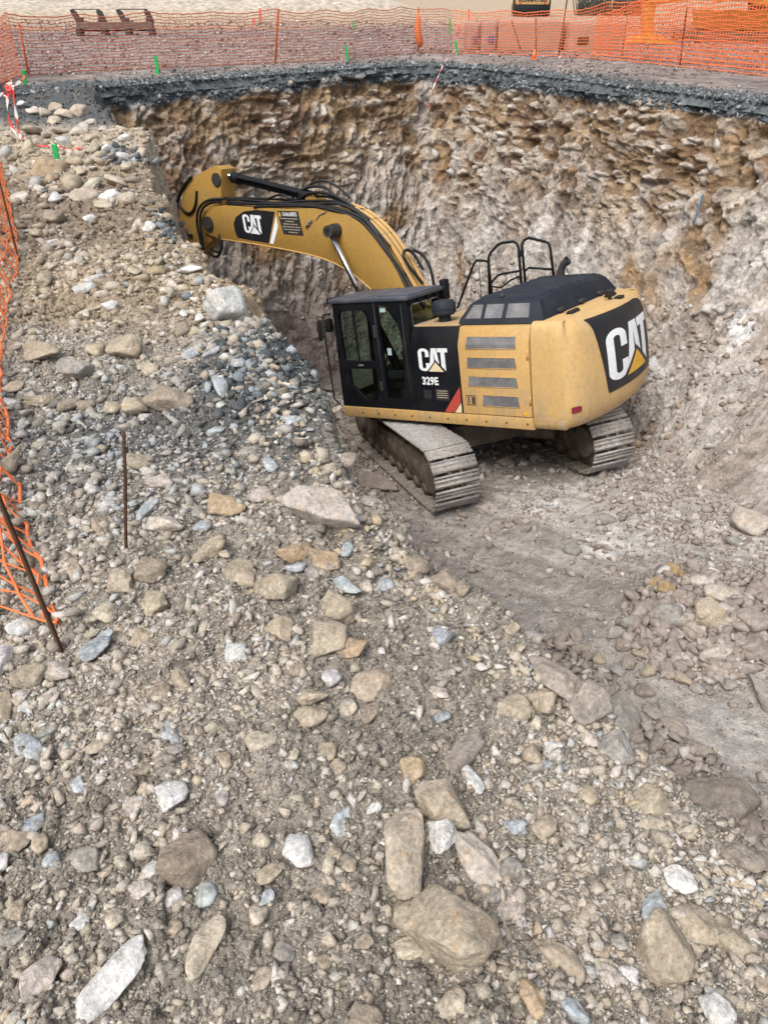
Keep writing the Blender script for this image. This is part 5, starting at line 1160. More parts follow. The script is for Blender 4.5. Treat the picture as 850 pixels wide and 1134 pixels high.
keep = (gd < .13) & (rg.random(NG) < np.clip(.7 + 1.4 * clus, .2, 1)); gx, gy, gz, gd, spx = gx[keep], gy[keep], gz[keep], gd[keep], spx[keep]
gP = np.stack([gx, gy, gz], 1); dist = np.linalg.norm(gP - (0, 0, CAMZ), axis=1); sz = spx * dist / F
zc_ = zone_col(gx, gy, gd); lum = zc_.mean(1)
pal_ = np.array([(.44, .385, .31), (.37, .32, .255), (.40, .375, .335), (.56, .52, .465), (.43, .455, .465), (.66, .64, .61), (.26, .22, .18), (.43, .335, .235)])
pr = np.array([.28, .24, .12, .13, .05, .04, .10, .04]); pick = rg.choice(8, len(gx), p=pr / pr.sum())
grz = np.exp(-((gx + 1.0 - .12 * (gy - 3)) / 1.1) ** 2 - ((gy - 3.15) / .75) ** 2) + np.exp(-((gx + .55) / .4) ** 2 - ((gy - 3.75) / .5) ** 2)
m = rg.random(len(gx)) < np.clip(grz, 0, .8); pick[m] = rg.choice([2, 3, 4, 4, 5, 2], m.sum())
gc = pal_[pick] * rg.uniform(.82, 1.15, (len(gx), 1)) * (1 + rg.normal(size=(len(gx), 3)) * .02)
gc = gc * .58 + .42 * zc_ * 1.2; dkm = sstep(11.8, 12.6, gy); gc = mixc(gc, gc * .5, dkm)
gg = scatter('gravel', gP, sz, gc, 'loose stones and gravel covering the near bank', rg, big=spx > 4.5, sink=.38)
# crumbs and clods of the earth itself
NC = 105000; thc = rg.uniform(R_(6.5), R_(73), NC); kc = rg.uniform(-1.1, .60, NC); cx_, cy_ = fan(thc, kc); cz_, cd_ = near_h(cx_, cy_); kp = (cd_ < .12) & (cy_ < 11.5) & (rg.random(NC) < np.clip(.6 - 1.2 * fbm(cx_ * 1.9, cy_ * 1.9, 77, 3), .15, 1)); cx_, cy_, cz_, cd_ = cx_[kp], cy_[kp], cz_[kp], cd_[kp]
cP_ = np.stack([cx_, cy_, cz_], 1); dc = np.linalg.norm(cP_ - (0, 0, CAMZ), axis=1); sp_ = psize(len(cP_), rg, 2.0, 11, 2.3)
scatter('earth_clods', cP_, sp_ * dc / F, zone_col(cx_, cy_, cd_) * rg.uniform(.82, 1.12, (len(cP_), 1)), 'crumbled clods of dry earth between the stones', rg, flat=(.6, 1.0), big=sp_ > 4, sink=.42, mat='earth')
# floor rubble
NF = 52000
fx = rg.uniform(-3.5, 5.2, NF); fy = rg.uniform(2.2, 16.5, NF) ; fz = floor_h(fx, fy); fP = np.stack([fx, fy, fz], 1); uv, dd = pix(fP)
dens = .16 + .5 * np.clip(fbm(fx * .9, fy * .9, 5, 3), 0, 1) + 1.0 * np.exp(-(((uv[:, 0] - 775) / 85) ** 2 + ((uv[:, 1] - 695) / 60) ** 2)) + .9 * (uv[:, 0] < np.interp(uv[:, 1], (480, 570, 640, 780, 880, 990), (345, 400, 470, 640, 720, 850)) + np.interp(uv[:, 1], (480, 640, 740, 850, 990), (50, 20, 25, 40, 40)))
dens = dens + .45 * sstep(2.6, 4.0, fx) + .5 * sstep(12.5, 14, fy); edge_p = np.interp(uv[:, 1], (480, 570, 640, 780, 880, 990), (345, 400, 470, 640, 720, 850))
keep = (rg.random(NF) < dens) & (uv[:, 0] > edge_p - 40) & (rim_dist(fx, fy) > .4); fP = fP[keep]; dd = dd[keep]
spx = psize(len(fP), rg, 2.0, 11, 2.5); sz = spx * dd / F; fp_ = np.array([(.32, .27, .235), (.38, .33, .29), (.28, .235, .205), (.46, .42, .385), (.55, .52, .49)])
fc = fp_[rg.choice(5, len(fP), p=[.32, .28, .2, .14, .06])] * rg.uniform(.85, 1.12, (len(fP), 1))
scatter('gravel', fP, sz, fc, 'broken rock and gravel littering the pit floor', rg, flat=(.55, 1.0), big=spx > 6)
for k, (cu, cv, ru, rv, n_, lb) in enumerate(((778, 694, 92, 64, 1500, 'heaped broken rock on the pit floor by the wall side'), (748, 862, 125, 36, 420, 'broken rock fallen along the foot of the bank'), (628, 742, 70, 22, 160, 'broken rock lying along the foot of the bank beyond'))):
    a_ = rg.uniform(0, 6.28, n_); r_ = np.sqrt(rg.random(n_)); cs, sn = math.cos(.62), math.sin(.62); e1, e2 = ru * r_ * np.cos(a_), rv * r_ * np.sin(a_)
    uu, vv = (cu + e1, cv + e2) if k == 0 else (cu + e1 * cs - e2 * sn, cv + e1 * sn + e2 * cs)
    hp_ = hit(uu, vv); kp = rim_dist(hp_[:, 0], hp_[:, 1]) > .5; hp_ = hp_[kp]; dz = pix(hp_)[1]; sp_ = psize(len(hp_), rg, 4 if k == 0 else 5, 17, 1.75); rc2 = fp_[rg.choice(5, len(hp_), p=[.4, .28, .2, .1, .02])] * rg.uniform(.85, 1.1, (len(hp_), 1))
    scatter('rubble', hp_, sp_ * dz / F, rc2, lb, rg, flat=(.6, 1.05), big=np.ones(len(hp_), bool), sink=.1)
# stones along the broken lip of the bank
vl = rg.uniform(285, 1010, 1600); ul = np.array([edge_u(v_) for v_ in vl]) - rg.exponential(26, 1600) + 8; lp = hit(ul, vl); kd = rim_dist(lp[:, 0], lp[:, 1]); kp = (kd > -.6) & (kd < .3) & (lp[:, 2] > -.45); lp = lp[kp]; dz = pix(lp)[1]
lc = np.array([(.44, .385, .31), (.37, .32, .255), (.55, .52, .475), (.30, .31, .31), (.42, .34, .24), (.22, .19, .16)])[rg.choice(6, len(lp), p=[.28, .25, .15, .12, .12, .08])] * rg.uniform(.88, 1.1, (len(lp), 1))
scatter('rubble', lp, psize(len(lp), rg, 3, 15, 1.9) * dz / F, lc, 'loose stones crowding the broken edge of the bank', rg, flat=(.6, 1.0), big=np.ones(len(lp), bool), sink=.25)
# dark broken stone in the clump at the pit edge
def clump(uc, vc, ru, rv, n_, cols, lo, hi, lb, slant=0.0):
    a_ = rg.uniform(0, 6.28, n_); r_ = np.abs(rg.normal(0, .55, n_)) * (1 + .35 * np.sin(3 * a_ + 1) + .2 * np.sin(5 * a_)); uu = uc + ru * r_ * np.cos(a_) + slant * rv * r_ * np.sin(a_); vv = vc + rv * r_ * np.sin(a_)
    hp_ = hit(uu, vv); kp = hp_[:, 2] > -.9; hp_ = hp_[kp]; dz = pix(hp_)[1]; sp_ = psize(len(hp_), rg, lo, hi, 1.9); cc = np.array(cols)[rg.integers(0, len(cols), len(hp_))] * rg.uniform(.85, 1.15, (len(hp_), 1))
    scatter('rubble', hp_, sp_ * dz / F, cc, lb, rg, flat=(.6, 1.0), big=np.ones(len(hp_), bool), sink=.22)
DK = [(.085, .10, .108), (.12, .135, .145), (.20, .225, .24), (.30, .33, .35), (.07, .078, .082), (.27, .245, .21), (.2, .175, .15)]
clump(283, 410, 56, 52, 850, DK, 3, 14, 'dark blue-grey broken stone heaped at the pit edge', .35)
clump(140, 175, 30, 15, 190, DK, 3, 10, 'dark broken stone at the edge below the pale stone heap')
clump(186, 258, 18, 36, 150, DK, 3, 9, 'dark broken stone on the crest beside the boom tip', .5)
X_, Y_, H_, D_g = NEARG; mk = np.nonzero((D_g > .1) & (D_g < .9) & (Y_ > 4.5) & (Y_ < 14) & (H_ > -4)); sel_ = rg.integers(0, len(mk[0]), 1500)
nP = np.stack([X_[mk][sel_], Y_[mk][sel_], H_[mk][sel_]], 1); dz = pix(nP)[1]; cc = np.array([(.15, .10, .06), (.24, .17, .11), (.32, .24, .16), (.11, .11, .105), (.2, .13, .075)])[rg.integers(0, 5, len(nP))]
scatter('rubble', nP, psize(len(nP), rg, 3, 13, 2.0) * dz / F, cc * rg.uniform(.85, 1.15, (len(nP), 1)), 'brown broken stone in the cut side of the bank', rg, big=np.ones(len(nP), bool), sink=.45)
# talus and stones stuck in the face
S, T_, PX, PY, PZ = WALL; NW = 9000
ii = rg.integers(0, S.shape[0], NW); jj = rg.integers(0, S.shape[1], NW); s_ = S[ii, jj]; t_ = T_[ii, jj]
w_ = np.where(t_ > .6, .9 * sstep(14, 17, s_) + .12, np.where((t_ > .05) & (t_ < .4), .07, .03)); keep = (rg.random(NW) < w_) & (t_ > .02) & (s_ < 27)
wP = np.stack([PX, PY, PZ], -1)[ii, jj][keep]; t_ = t_[keep]; dd = np.linalg.norm(wP - (0, 0, CAMZ), axis=1); spx = psize(len(wP), rg, 2.5, 12, 2.2); sz = spx * dd / F
wp_ = np.array([(.40, .35, .30), (.34, .29, .245), (.48, .45, .41), (.28, .22, .17)]); wc_ = wp_[rg.choice(4, len(wP))] * rg.uniform(.85, 1.12, (len(wP), 1))
scatter('rubble', wP, sz, wc_, 'broken stone on the rock face and the slope at its foot', rg, sink=.45, big=spx > 5)
jb = np.nonzero((T_ > .004) & (T_ < .052) & (S < 27)); kb = rg.integers(0, len(jb[0]), 3200); bP = np.stack([PX[jb][kb], PY[jb][kb], PZ[jb][kb]], 1)
bc = np.array([(.12, .138, .147), (.19, .21, .22), (.09, .10, .108), (.33, .345, .35)])[rg.choice(4, len(bP), p=[.4, .25, .25, .1])]
scatter('rubble', bP, psize(len(bP), rg, .03, .13, 2.4), bc, 'dark crushed stone spilling from the top layer of the rock face', rg, flat=(.6, 1.0), sink=.4)
# crushed stone along the far rim
NR = 9000; q = rg.integers(0, len(ss[ss < 27]), NR); o_ = rg.exponential(.5, NR) - .08; c_ = rimi[q, :2]; d_ = c_ - cen; d_ /= np.linalg.norm(d_, axis=1)[:, None]
rP = np.concatenate([c_ + d_ * o_[:, None], np.full((NR, 1), RIMZ + .01)], 1); sz = psize(NR, rg, .03, .12, 2.8); rc_ = np.array([(.115, .125, .13), (.18, .19, .195), (.34, .35, .355), (.075, .083, .088)])[rg.choice(4, NR, p=[.4, .28, .12, .2])]
scatter('gravel', rP, sz, rc_, 'dark crushed stone along the far rim of the pit', rg, sink=.3)

NY = 9000; uq = rg.uniform(-80, 930, NY); vq = rg.uniform(24, 84, NY); r = rays(uq, vq); t = (RIMZ - CAMZ) / r[:, 2]; yP = np.stack([t * r[:, 0], t * r[:, 1], np.full(NY, RIMZ + .01)], 1)
inn = np.array([np.interp(u_, (0, 30, 130, 300, 480, 600, 700, 850), (110, 104, 95, 83, 71, 84, 97, 114)) for u_ in uq]) - 6 > vq; yP = yP[inn]; dz = pix(yP)[1]
yc = np.array([(.30, .235, .215), (.40, .34, .31), (.19, .15, .145), (.5, .46, .43)])[rg.choice(4, len(yP), p=[.35, .25, .3, .1])]
scatter('gravel', yP, psize(len(yP), rg, 1.2, 4.5, 2.4) * dz / F, yc, 'stones strewn over the yard behind the far fence', rg, sink=.3)
# ------------------------------------------------------------------ fences, stakes, tape
def at_y(u, v, y):
    r = rays(u, v); t = y / r[1]; return Vector((r[0] * t, y, CAMZ + r[2] * t))
def resample(P, step):
    P = np.array(P, float); L_ = np.concatenate([[0], np.cumsum(np.linalg.norm(np.diff(P, axis=0), axis=1))]); q = np.arange(0, L_[-1], step); return np.stack([np.interp(q, L_, P[:, k]) for k in range(P.shape[1])], 1), q
def net_mesh(name, bot, up, cell, rad, mat, parent, seed=0, sag=.05, wob=.01, n=4, fold=0.0):
    """bot: ground polyline, up(s, i) -> vector to the top edge; strands as thin rods"""
    B, q = resample(bot, cell[0]); rng = np.random.default_rng(seed); nr = None; mb = MB(); N_ = len(B)
    U = np.array([up(x, i) for i, x in enumerate(q)]); rows = max(2, int(round(np.linalg.norm(U[0]) / cell[1])))
    G = np.zeros((rows + 1, N_, 3)); sg = sag * np.abs(np.sin(q * 1.9)) + sag * .6 * fbm(q * .8, q * 0 + seed, 0, 3)
    for j in range(rows + 1):
        t = j / rows; G[j] = B + U * t; G[j, :, 2] -= sg * t; G[j] += rng.normal(0, wob, (N_, 3)); G[j, :, 0] += fold * math.sin(t * 5) + fold * .6 * fbm(q * 2.1, q * 0 + t * 3, seed, 3); G[j, :, 1] += fold * .5 * fbm(q * 1.7 + 9, q * 0 + t * 3, seed, 3)
    for j in range(rows + 1): mb.tube([tuple(p) for p in G[j]], rad[0] * (1.5 if j in (0, rows) else 1), n, cap=False)
    for i in range(N_): mb.tube([tuple(G[j, i]) for j in range(rows + 1)], rad[1], n, cap=False)
    return mb.build(name, mat, parent)
def far_fence(name, label, px, hts, posts, seed, rad=(.0075, .005), mt_='net_far'):
    bp = [at(u, v, RIMZ + .03) for u, v in px]; e = empty(name, tuple(bp[0])); tag(e, label, 'fence')
    L_ = np.concatenate([[0], np.cumsum([np.linalg.norm(bp[i + 1] - bp[i]) for i in range(len(bp) - 1)])])
    loc = [b_ - bp[0] for b_ in bp]
    net_mesh('netting', loc, lambda s, i: np.array((0, 0, float(np.interp(s, L_, hts)))), (.10, .07), rad, M[mt_], e, seed, .07, .008)
    for (u0, v0, u1, v1, mt, r_) in posts:
        a = at(u0, v0, RIMZ); dst = a[1]; t_ = at_y(u1, v1, dst); b = MB(); b.tube([Vector(a) - Vector(bp[0]), t_ - Vector(bp[0])], r_, 8); b.build('post', M[mt], e)
    return e
far_fence('netting_fence', 'orange netting fence along the far rim above the boom and rack', [(24, 83), (100, 78), (200, 74), (307, 69), (385, 65), (463, 58), (500, 58)], [1.18, 1.15, 1.17, 1.2, 1.15, 1.2, 1.12],
          [(32, 83, 21, 26, 'post_orange', .025), (305, 70, 308, 11, 'post_orange', .03), (463, 57, 463, 8, 'post_orange', .03)], 3, (.0075, .003), 'net_worn')
far_fence('netting_fence', 'dense orange netting fence in front of the concrete blocks and parked digger', [(500, 58), (560, 60), (622, 62), (690, 67), (760, 74), (850, 84), (960, 98)], [1.12, 1.1, 1.15, 1.4, 1.55, 1.6, 1.65],
          [(577, 58, 566, 22, 'rust', .018), (593, 62, 593, 20, 'rust', .018), (618, 62, 628, -4, 'rust', .022), (752, 74, 760, 8, 'rust', .02)], 5, (.0085, .0055))
far_fence('netting_fence', 'second sagging layer of orange netting at the wall side of the far fence', [(655, 60), (690, 63), (760, 69), (850, 78), (960, 91)], [1.0, 1.35, 1.5, 1.6, 1.6], [(688, 63, 694, 20, 'rust', .018)], 15, (.013, .009))
far_fence('netting_fence', 'orange netting fence turning towards the near bank behind the tape', [(24, 83), (0, 92), (-60, 118), (-120, 150)], [1.18, 1.15, 1.1, 1.1], [(-60, 118, -66, 70, 'post_orange', .025)], 8)
# cloth wound round a post
p = at(463, 57, RIMZ); b = MB(); y_ = p[1]
b.tube([at_y(466, 52, y_ - .05), at_y(464, 45, y_ - .05), at_y(462, 33, y_ - .05), at_y(463, 22, y_ - .05), at_y(463, 14, y_ - .05)], [.05, .13, .11, .09, .03], 10)
o = b.build('safety_netting_roll', M['net'], None); tag(o, 'orange cloth wound round a post of the far fence', 'cloth')
# near fence on the bank
nf = [hit(u, v)[0] for u, v in ((66, 700), (45, 640), (22, 560), (8, 480), (3, 400), (9, 340), (22, 287), (14, 240), (5, 200))] + [hit(-8, 165)[0]]
org = nf[0]; NFE = empty('netting_fence', tuple(org)); tag(NFE, 'sagging orange netting fence close by on the near bank', 'fence')
loc = [p_ - org + np.array((0, 0, .015)) for p_ in nf]
net_mesh('netting', chaikin(np.array(loc), 2), lambda s, i: np.array((-.36 - .05 * math.sin(s * 2), .04 + .02 * math.sin(s * 5), .10 + .56 * min(1, s / 1.3) + .05 * math.sin(s * 4))), (.085, .075), (.0048, .0038), M['net'], NFE, 4, .05, .011, 6, .04)
def near_post(base_px, top_px, h, name='post'):
    a = hit(*base_px)[0]; r = rays(*top_px); t = (a[2] + h - CAMZ) / r[2] if False else a[1] * 1.06 / r[1]
    q = Vector(r * t) + Vector((0, 0, CAMZ)); d = (q - Vector(a)).normalized(); b = MB()
    side_ = d.cross(Vector((0, 1, 0))).normalized() * .015; fr = d.cross(side_).normalized() * .015; o_ = Vector(a) - Vector(org) - d * .15
    L_ = h + .15; th_ = .004
    for e1, e2 in ((side_, fr), (fr, side_)):
        e2 = e2.normalized() * th_; v = [b.bm.verts.new(o_ + s1 * e1 + s2 * e2 + d * L_ * s3) for s1 in (0, 1) for s2 in (0, 1) for s3 in (0, 1)]
        for f in ((0, 1, 3, 2), (4, 6, 7, 5), (0, 4, 5, 1), (2, 3, 7, 6), (0, 2, 6, 4), (1, 5, 7, 3)): b.bm.faces.new([v[i] for i in f])
    bmesh.ops.recalc_face_normals(b.bm, faces=b.bm.faces[:]); return b.build(name, M['rust'], NFE)
near_post((71, 720), (0, 545), 1.0); near_post((22, 287), (6, 222), 1.0); near_post((-30, 195), (-40, 140), 1.0)
# rusty bar standing in the bank
a = hit(140, 611)[0]; q = at_y(137, 478, a[1] + .02); b = MB(); d = (q - Vector(a)).normalized(); b.tube([Vector(a) - d * .2, Vector(a) + d * .1, Vector(a).lerp(q, .6) + Vector((.003, 0, 0)), q], .0056, 10)
for k in range(26): 
    c = Vector(a).lerp(q, k / 26); b.tube([c - d * .002, c + d * .002], .0066, 8)
o = b.build('reinforcing_bar', M['rust'], None); tag(o, 'thin rusty iron bar standing upright in the stony bank', 'iron bar')
# green pegs and small marker stakes
def stake(base_px, top_px, z, w_, mt, label, name='marker_peg', group=None):
    a = hit(*base_px)[0] if z is None else at(*base_px, z); q = at_y(*top_px, a[1]); b = MB(); d = (q - Vector(a)); L_ = d.length; d.normalize()
    rot = Vector((0, 0, 1)).rotation_difference(d).to_matrix(); b.box(Vector(a) + d * (L_ / 2 - .05), (w_, w_ * .55, L_ + .1), .004, rot); 
    o = b.build(name, M[mt], None); tag(o, label, 'marker peg', group); return o
G_ = 'painted marker pegs'
stake((175, 82), (172, 62), RIMZ, .075, 'green', 'bright green peg on the far rim near the steel rack', group=G_)
stake((385, 67), (383, 51), RIMZ, .07, 'green', 'bright green peg on the far rim above the boom bend', group=G_)
stake((506, 61), (504, 45), RIMZ, .07, 'green', 'bright green peg on the far rim beside the striped tape end', group=G_)
stake((29, 97), (26, 78), .12, .07, 'green', 'green peg beside the red and white tape knot', group=G_)
stake((64, 178), (60, 160), None, .055, 'green', 'short green peg leaning on the large tan boulder', group=G_)
stake((391, 33), (391, 23), RIMZ, .08, 'green', 'small green stake far out on the yard behind the fence', group=G_)
stake((498, 38), (498, 20), RIMZ, .07, 'green', 'thin green stake behind the far fence near a pink one', group=G_)
stake((508, 40), (508, 28), RIMZ, .08, 'pink', 'pink stake behind the far fence near the concrete blocks', group=G_)
stake((519, 22), (519, 10), RIMZ, .11, 'pink', 'pink stake far beyond the end of the concrete blocks', group=G_)
stake((281, 28), (281, 20), RIMZ, .12, 'pink', 'shorter pink stake on the orange soil of the yard', group=G_)
stake((288, 23), (288, 9), RIMZ, .13, 'pink', 'taller pink stake on the orange soil of the yard', group=G_)
# striped tape
def tape(path, w_, label, seed):
    P = [tuple(p) for p in chaikin(np.array([tuple(p) for p in path]), 3)]; b = MB(); prev = None; rr = random.Random(seed); ph = rr.uniform(0, 6)
    for i, p in enumerate(P):
        a_ = ph + i * .35; s_ = Vector((math.cos(a_) * .8, .2, math.sin(a_))).normalized() * w_ * .5
        cur = (b.bm.verts.new(Vector(p) - s_), b.bm.verts.new(Vector(p) + s_))
        if prev: b.bm.faces.new((prev[0], prev[1], cur[1], cur[0]))
        prev = cur
    return b
tp = hit(22, 156)[0]; ty_ = tp[1]; b = MB(); b.tube([Vector(tp) - Vector((0, 0, .1)), at_y(12, 88, ty_)], .012, 8)
TE = b.build('tape_stake', M['post_orange'], None); tag(TE, 'leaning stake carrying knotted red and white tape on the near bank', 'stake')
for k, path in enumerate(([(12, 92), (8, 108), (9, 134), (22, 154)], [(13, 90), (17, 118), (20, 140), (24, 156)], [(11, 92), (5, 97), (14, 104), (3, 108), (12, 101)], [(12, 98), (-4, 108), (-20, 112)], [(12, 97), (22, 91), (27, 84)])):
    o = tape([at_y(u, v, ty_ - .02 * k) for u, v in path], .042, '', k).build('tape', M['tape'], TE)
gp = [hit(u, v)[0] + np.array((0, 0, .03)) for u, v in ((24, 154), (45, 166), (62, 164), (78, 169), (92, 167))]
o = tape(gp, .02, '', 9).build('barrier_tape', M['tape'], None); tag(o, 'red and white tape trailing over the pale stone heap', 'tape')
S, T_, PX, PY, PZ = WALL; WP = np.stack([PX, PY, PZ], -1)[::3, ::3].reshape(-1, 3); WUV, WD = pix(WP)
def wall_at(u, v, lift=.06):
    d2 = (WUV[:, 0] - u) ** 2 + (WUV[:, 1] - v) ** 2; k = np.nonzero(d2 < d2.min() + 20)[0]; k = k[np.argmin(WD[k])]; p = WP[k]; c = np.array((0, 0, CAMZ)) - p; return Vector(p + c / np.linalg.norm(c) * lift)
o = tape([Vector(at(507, 52, RIMZ + .1)), Vector(at(497, 62, RIMZ + .12)), Vector(at(491, 70, RIMZ + .08)), wall_at(486, 82, .15), wall_at(480, 100, .1), wall_at(474, 128, .1)], .035, '', 5).build('barrier_tape', M['tape'], None); tag(o, 'red and white tape hanging over the far rim down the rock face', 'tape')
b = MB(); P = [wall_at(776, 217, .12), wall_at(770, 232, .16), wall_at(763, 247, .12)]; b.tube([P[0], P[0].lerp(P[2], .5), P[2]], .014, 8); o = b.build('plastic_rod', M['blue'], None); tag(o, 'blue plastic rod stuck in the rock face', 'rod')
o = make_rock(696, 470, 8, 12, 10, 'B', 'blue plastic scrap lying at the foot of the rock face', None, 'plastic_scrap', cat='scrap', thick=.9); o.data.materials[0] = M['blue']
# ------------------------------------------------------------------ far yard
GZ = RIMZ
b = MB(); c = Vector(at(590.5, 66, GZ)); b.tube([(0, 0, .02), (0, 0, .24)], [.085, .02], 14); b.box((0, 0, .012), (.22, .22, .024), .005)
o = b.build('traffic_cone', M['net'], None); o.location = c; tag(o, 'small orange cone on the far rim before the concrete blocks', 'cone')
def along(u, v): return Vector(at(u, v, GZ))
c = along(130, 39.5); zcm = lambda q: (q.y * cP - (q.z - CAMZ) * sP) / F; sc_ = zcm(c)
T = empty('steel_rack', c, .08); T.scale = (1, 1, .62); tag(T, 'dark steel rack with two upright hoops standing on the yard', 'rack')
W_ = 80 * sc_ / 2 * 1.02
b = MB(); b.box((0, 0, .62), (W_ * 2, .5, .42), .03); b.box((0, .35, .30), (W_ * 1.9, .08, .1)); b.build('beam', M['mud_steel'], T)
for k in (-.96, -.30, .33, .95):
    b = MB(); b.box((k * W_, 0, .22), (.22, .7, .44), .02); b.build('foot', M['dark_steel'], T)
for x0, x1 in ((-1.0, -.27), (.20, .98)):
    b = MB(); b.prism([(x0 * W_, .8), (x0 * W_ + .22, .8), (x0 * W_ + .06, 1.45), (x0 * W_ - .1, 1.62), (x0 * W_ - .2, 1.55)], -.1, .1); b.prism([(x1 * W_ - .12, .8), (x1 * W_ + .1, .8), (x1 * W_ - .05, 1.5), (x1 * W_ - .22, 1.6), (x1 * W_ - .28, 1.45)], -.1, .1)
    b.box(((x0 + x1) / 2 * W_ - .1, 0, 1.60), ((x1 - x0) * W_ * .95, .06, .06), .01); b.box((x0 * W_ + .18, 0, .95), (.25, .25, .3), .02); b.box((x1 * W_ - .12, 0, .95), (.25, .25, .3), .02); b.build('hoop', M['dark_steel'], T)
M['conc'] = paint_mat('weathered_concrete', (.38, .245, .185), .95, dirt=(.25, .165, .13), amount=.8, spec=.2, scale=1.3)
M['sack'] = paint_mat('stained_sack', (.30, .24, .21), .95, dirt=(.13, .15, .2), amount=.8, spec=.2, scale=1.7)
for (u0, u1, v0, v1, mt, lb, nm) in ((550, 621, 22, 57, 'conc', 'long pale concrete block behind two thin rods of the fence', 'concrete_block'), (628, 690, 24, 58, 'conc', 'shorter pale concrete block behind the dense orange netting', 'concrete_block'),
                                     (516, 530, 24, 56, 'sack', 'stained sack with blue patches at the outer end of the blocks', 'bulk_bag'), (533, 549, 23, 57, 'sack', 'stained sack with blue patches tight against the long block', 'bulk_bag')):
    a = along(u0, v1); q = along(u1, v1); w_ = (q - a).length; h = at_y(u0, v0, a.y).z - GZ; m_ = (a + q) / 2; yaw = math.atan2(q.y - a.y, q.x - a.x)
    b = MB(); b.box((0, .55, h / 2 - .02), (w_, 1.1, h),   .06 if mt == 'conc' else .08, seg=3)
    bmesh.ops.subdivide_edges(b.bm, edges=b.bm.edges[:], cuts=3, use_grid_fill=True)
    for vv in b.bm.verts:
        n_ = fbm(np.array([vv.co.x * 2.0]), np.array([vv.co.y * 2.0 + u0]), np.array([vv.co.z * 2.0]), 3)[0]; vv.co += Vector((n_ * .05, n_ * .05, n_ * .05 * (vv.co.z > .1)))
    o = b.build(nm, M[mt], None, 40); o.location = m_; o.rotation_euler = (0, 0, yaw); tag(o, lb, 'concrete block' if mt == 'conc' else 'bulk bag')
    if mt == 'sack':
        b = MB(); b.box((.05, -.02, h * .40), (w_ * .4, .05, h * .25), .02); b.build('blue_patch', plain_mat('faded_blue_print', (.09, .13, .24), .9), o)
    if mt == 'conc' and u0 > 600:
        k_s = MB(); k_s.box((-.25 * w_, -.02, h * .38), (.36, .05, .22), .03); k_s.build('rusty_lug', M['rust'], o)
# wheel loader seen from behind
c = along(588, 18.5); s_ = zcm(c); LD = empty('wheel_loader', c, -.12); tag(LD, 'yellow wheel loader seen from behind far across the yard', 'loader'); Wd = 39 * s_
b = MB(); b.box((0, .5, .42), (Wd, 1.2, .74), .12); b.build('rear_bumper', M['black'], LD, 40)
b = MB(); b.box((0, 1.2, 1.45), (Wd * .94, 2.4, 1.3), .14); b.box((0, 3.4, 1.3), (Wd * .55, 2.5, .8), .1); b.build('engine_cover', M['yellow'], LD, 40)
b = MB(); b.box((-Wd * .34, -.02, .95), (.16, .1, .12), .02); b.build('rear_lamp', M['red'], LD)
b = MB(); b.box((Wd * .34, -.02, .95), (.16, .1, .12), .02); b.build('rear_lamp', M['red'], LD)
b = MB(); b.box((0, 2.9, 2.7), (Wd * .5, 1.5, 1.6), .12); b.build('cab', M['black'], LD, 40)
text_on('lettering', 'KOMATSU', .5, lambda a_, b_: (a_, -.015, 1.18 + b_), M['decal_black'], LD, .02, 1.0, 1.0)
for x in (-Wd * .42, Wd * .42):
    for y in (1.3, 4.2):
        b = MB(); b.tube([(x - .3, y, .75), (x - .24, y, .75), (x + .24, y, .75), (x + .3, y, .75)], [.6, .75, .75, .6], 24); b.build('wheel', M['rubber'], LD, 40)
b = MB(); b.prism([(5.2, .1), (6.4, .05), (6.2, .5), (5.5, 1.1), (5.1, .8)], -Wd * .55, Wd * .55, fn=lambda a_, y, z: (y, a_, z)); b.build('bucket', M['yellow'], LD)
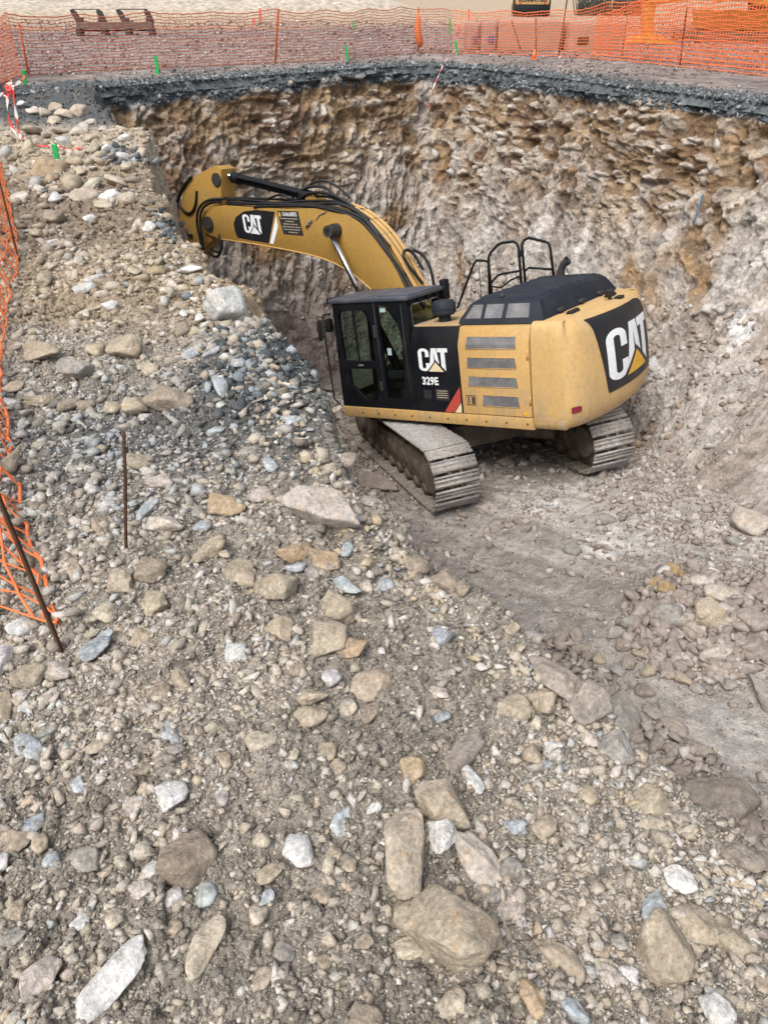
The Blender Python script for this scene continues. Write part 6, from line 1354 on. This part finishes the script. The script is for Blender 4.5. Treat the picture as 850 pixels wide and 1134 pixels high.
# second digger, boom stretched towards the blocks
c = along(716, 48.5); D2 = empty('excavator', c, 0); tag(D2, 'yellow digger parked beyond the dense netting with its bucket on the ground', 'excavator'); s_ = zcm(c)
def dp(u, v, dy=0.0): q = at_y(u, v, c.y + dy); return (q.x - c.x, dy, q.z - c.z)
M['yellow2'] = paint_mat('digger_orange_yellow', (.60, .25, .035), .5, dirt=(.3, .17, .07), amount=.4)
def prism_px(pts, y0, y1, name, mt):
    P = [(dp(u, v)[0], dp(u, v)[2]) for u, v in pts]; b = MB(); b.prism(P, y0, y1, bev=.02); return b.build(name, M[mt], D2, 40)
prism_px([(688, 48), (744, 47), (728, 40), (716, 37), (706, 39), (694, 44)], -.6, .6, 'bucket', 'yellow2')
prism_px([(710, 40), (721, 40), (724, 2), (720, -12), (711, -8)], -.18, .18, 'stick', 'yellow2')
prism_px([(708, -4), (722, 6), (760, 0), (830, 2), (885, 22), (900, 10), (840, -14), (765, -16)], -.25, .25, 'boom', 'yellow2')
prism_px([(800, 12), (960, 12), (960, 36), (800, 34)], .6, 3.4, 'house', 'yellow2')
prism_px([(850, -40), (905, -40), (905, 12), (850, 12)], .7, 1.9, 'cab', 'black')
for y0 in (.4, 3.0): prism_px([(770, 42), (780, 35), (965, 36), (975, 44), (965, 50), (780, 49)], y0, y0 + .6, 'crawler_track', 'mud_steel')
# brush heap and trailer at the back
c = along(676, 17); s_ = zcm(c); b = MB(); rr = random.Random(4); hw = 38 * s_
for k in range(420):
    x = rr.uniform(-hw, hw); y = rr.uniform(-1.5, 1.5); h_ = rr.uniform(.8, 2.2); a = rr.uniform(-.8, .8); b.tube([(x, y, 0), (x + a * .5, y + rr.uniform(-.3, .3), h_ * .6), (x + a, y + rr.uniform(-.5, .5), h_)], [.05, .035, .012], 4, cap=False)
o = b.build('brush_heap', plain_mat('dry_brush', (.10, .09, .075), .95), None); o.location = c; tag(o, 'heap of dark dry brushwood behind the concrete blocks', 'brush heap')
c = along(180, 5.5); s_ = zcm(c); TR = empty('flat_trailer', c, .05); tag(TR, 'flat trailer at the far side of the yard, only its wheels showing', 'trailer')
b = MB(); b.box((0, 0, 1.35), (150 * s_, 2.4, .25), .03); b.build('deck', M['dark_steel'], TR)
for k in (-60, -35, 0, 36):
    b = MB(); b.tube([(k * s_, -1.2, .52), (k * s_, -1.15, .52), (k * s_, -.85, .52), (k * s_, -.8, .52)], [.4, .52, .52, .4], 20); b.build('wheel', M['rubber'], TR, 40)
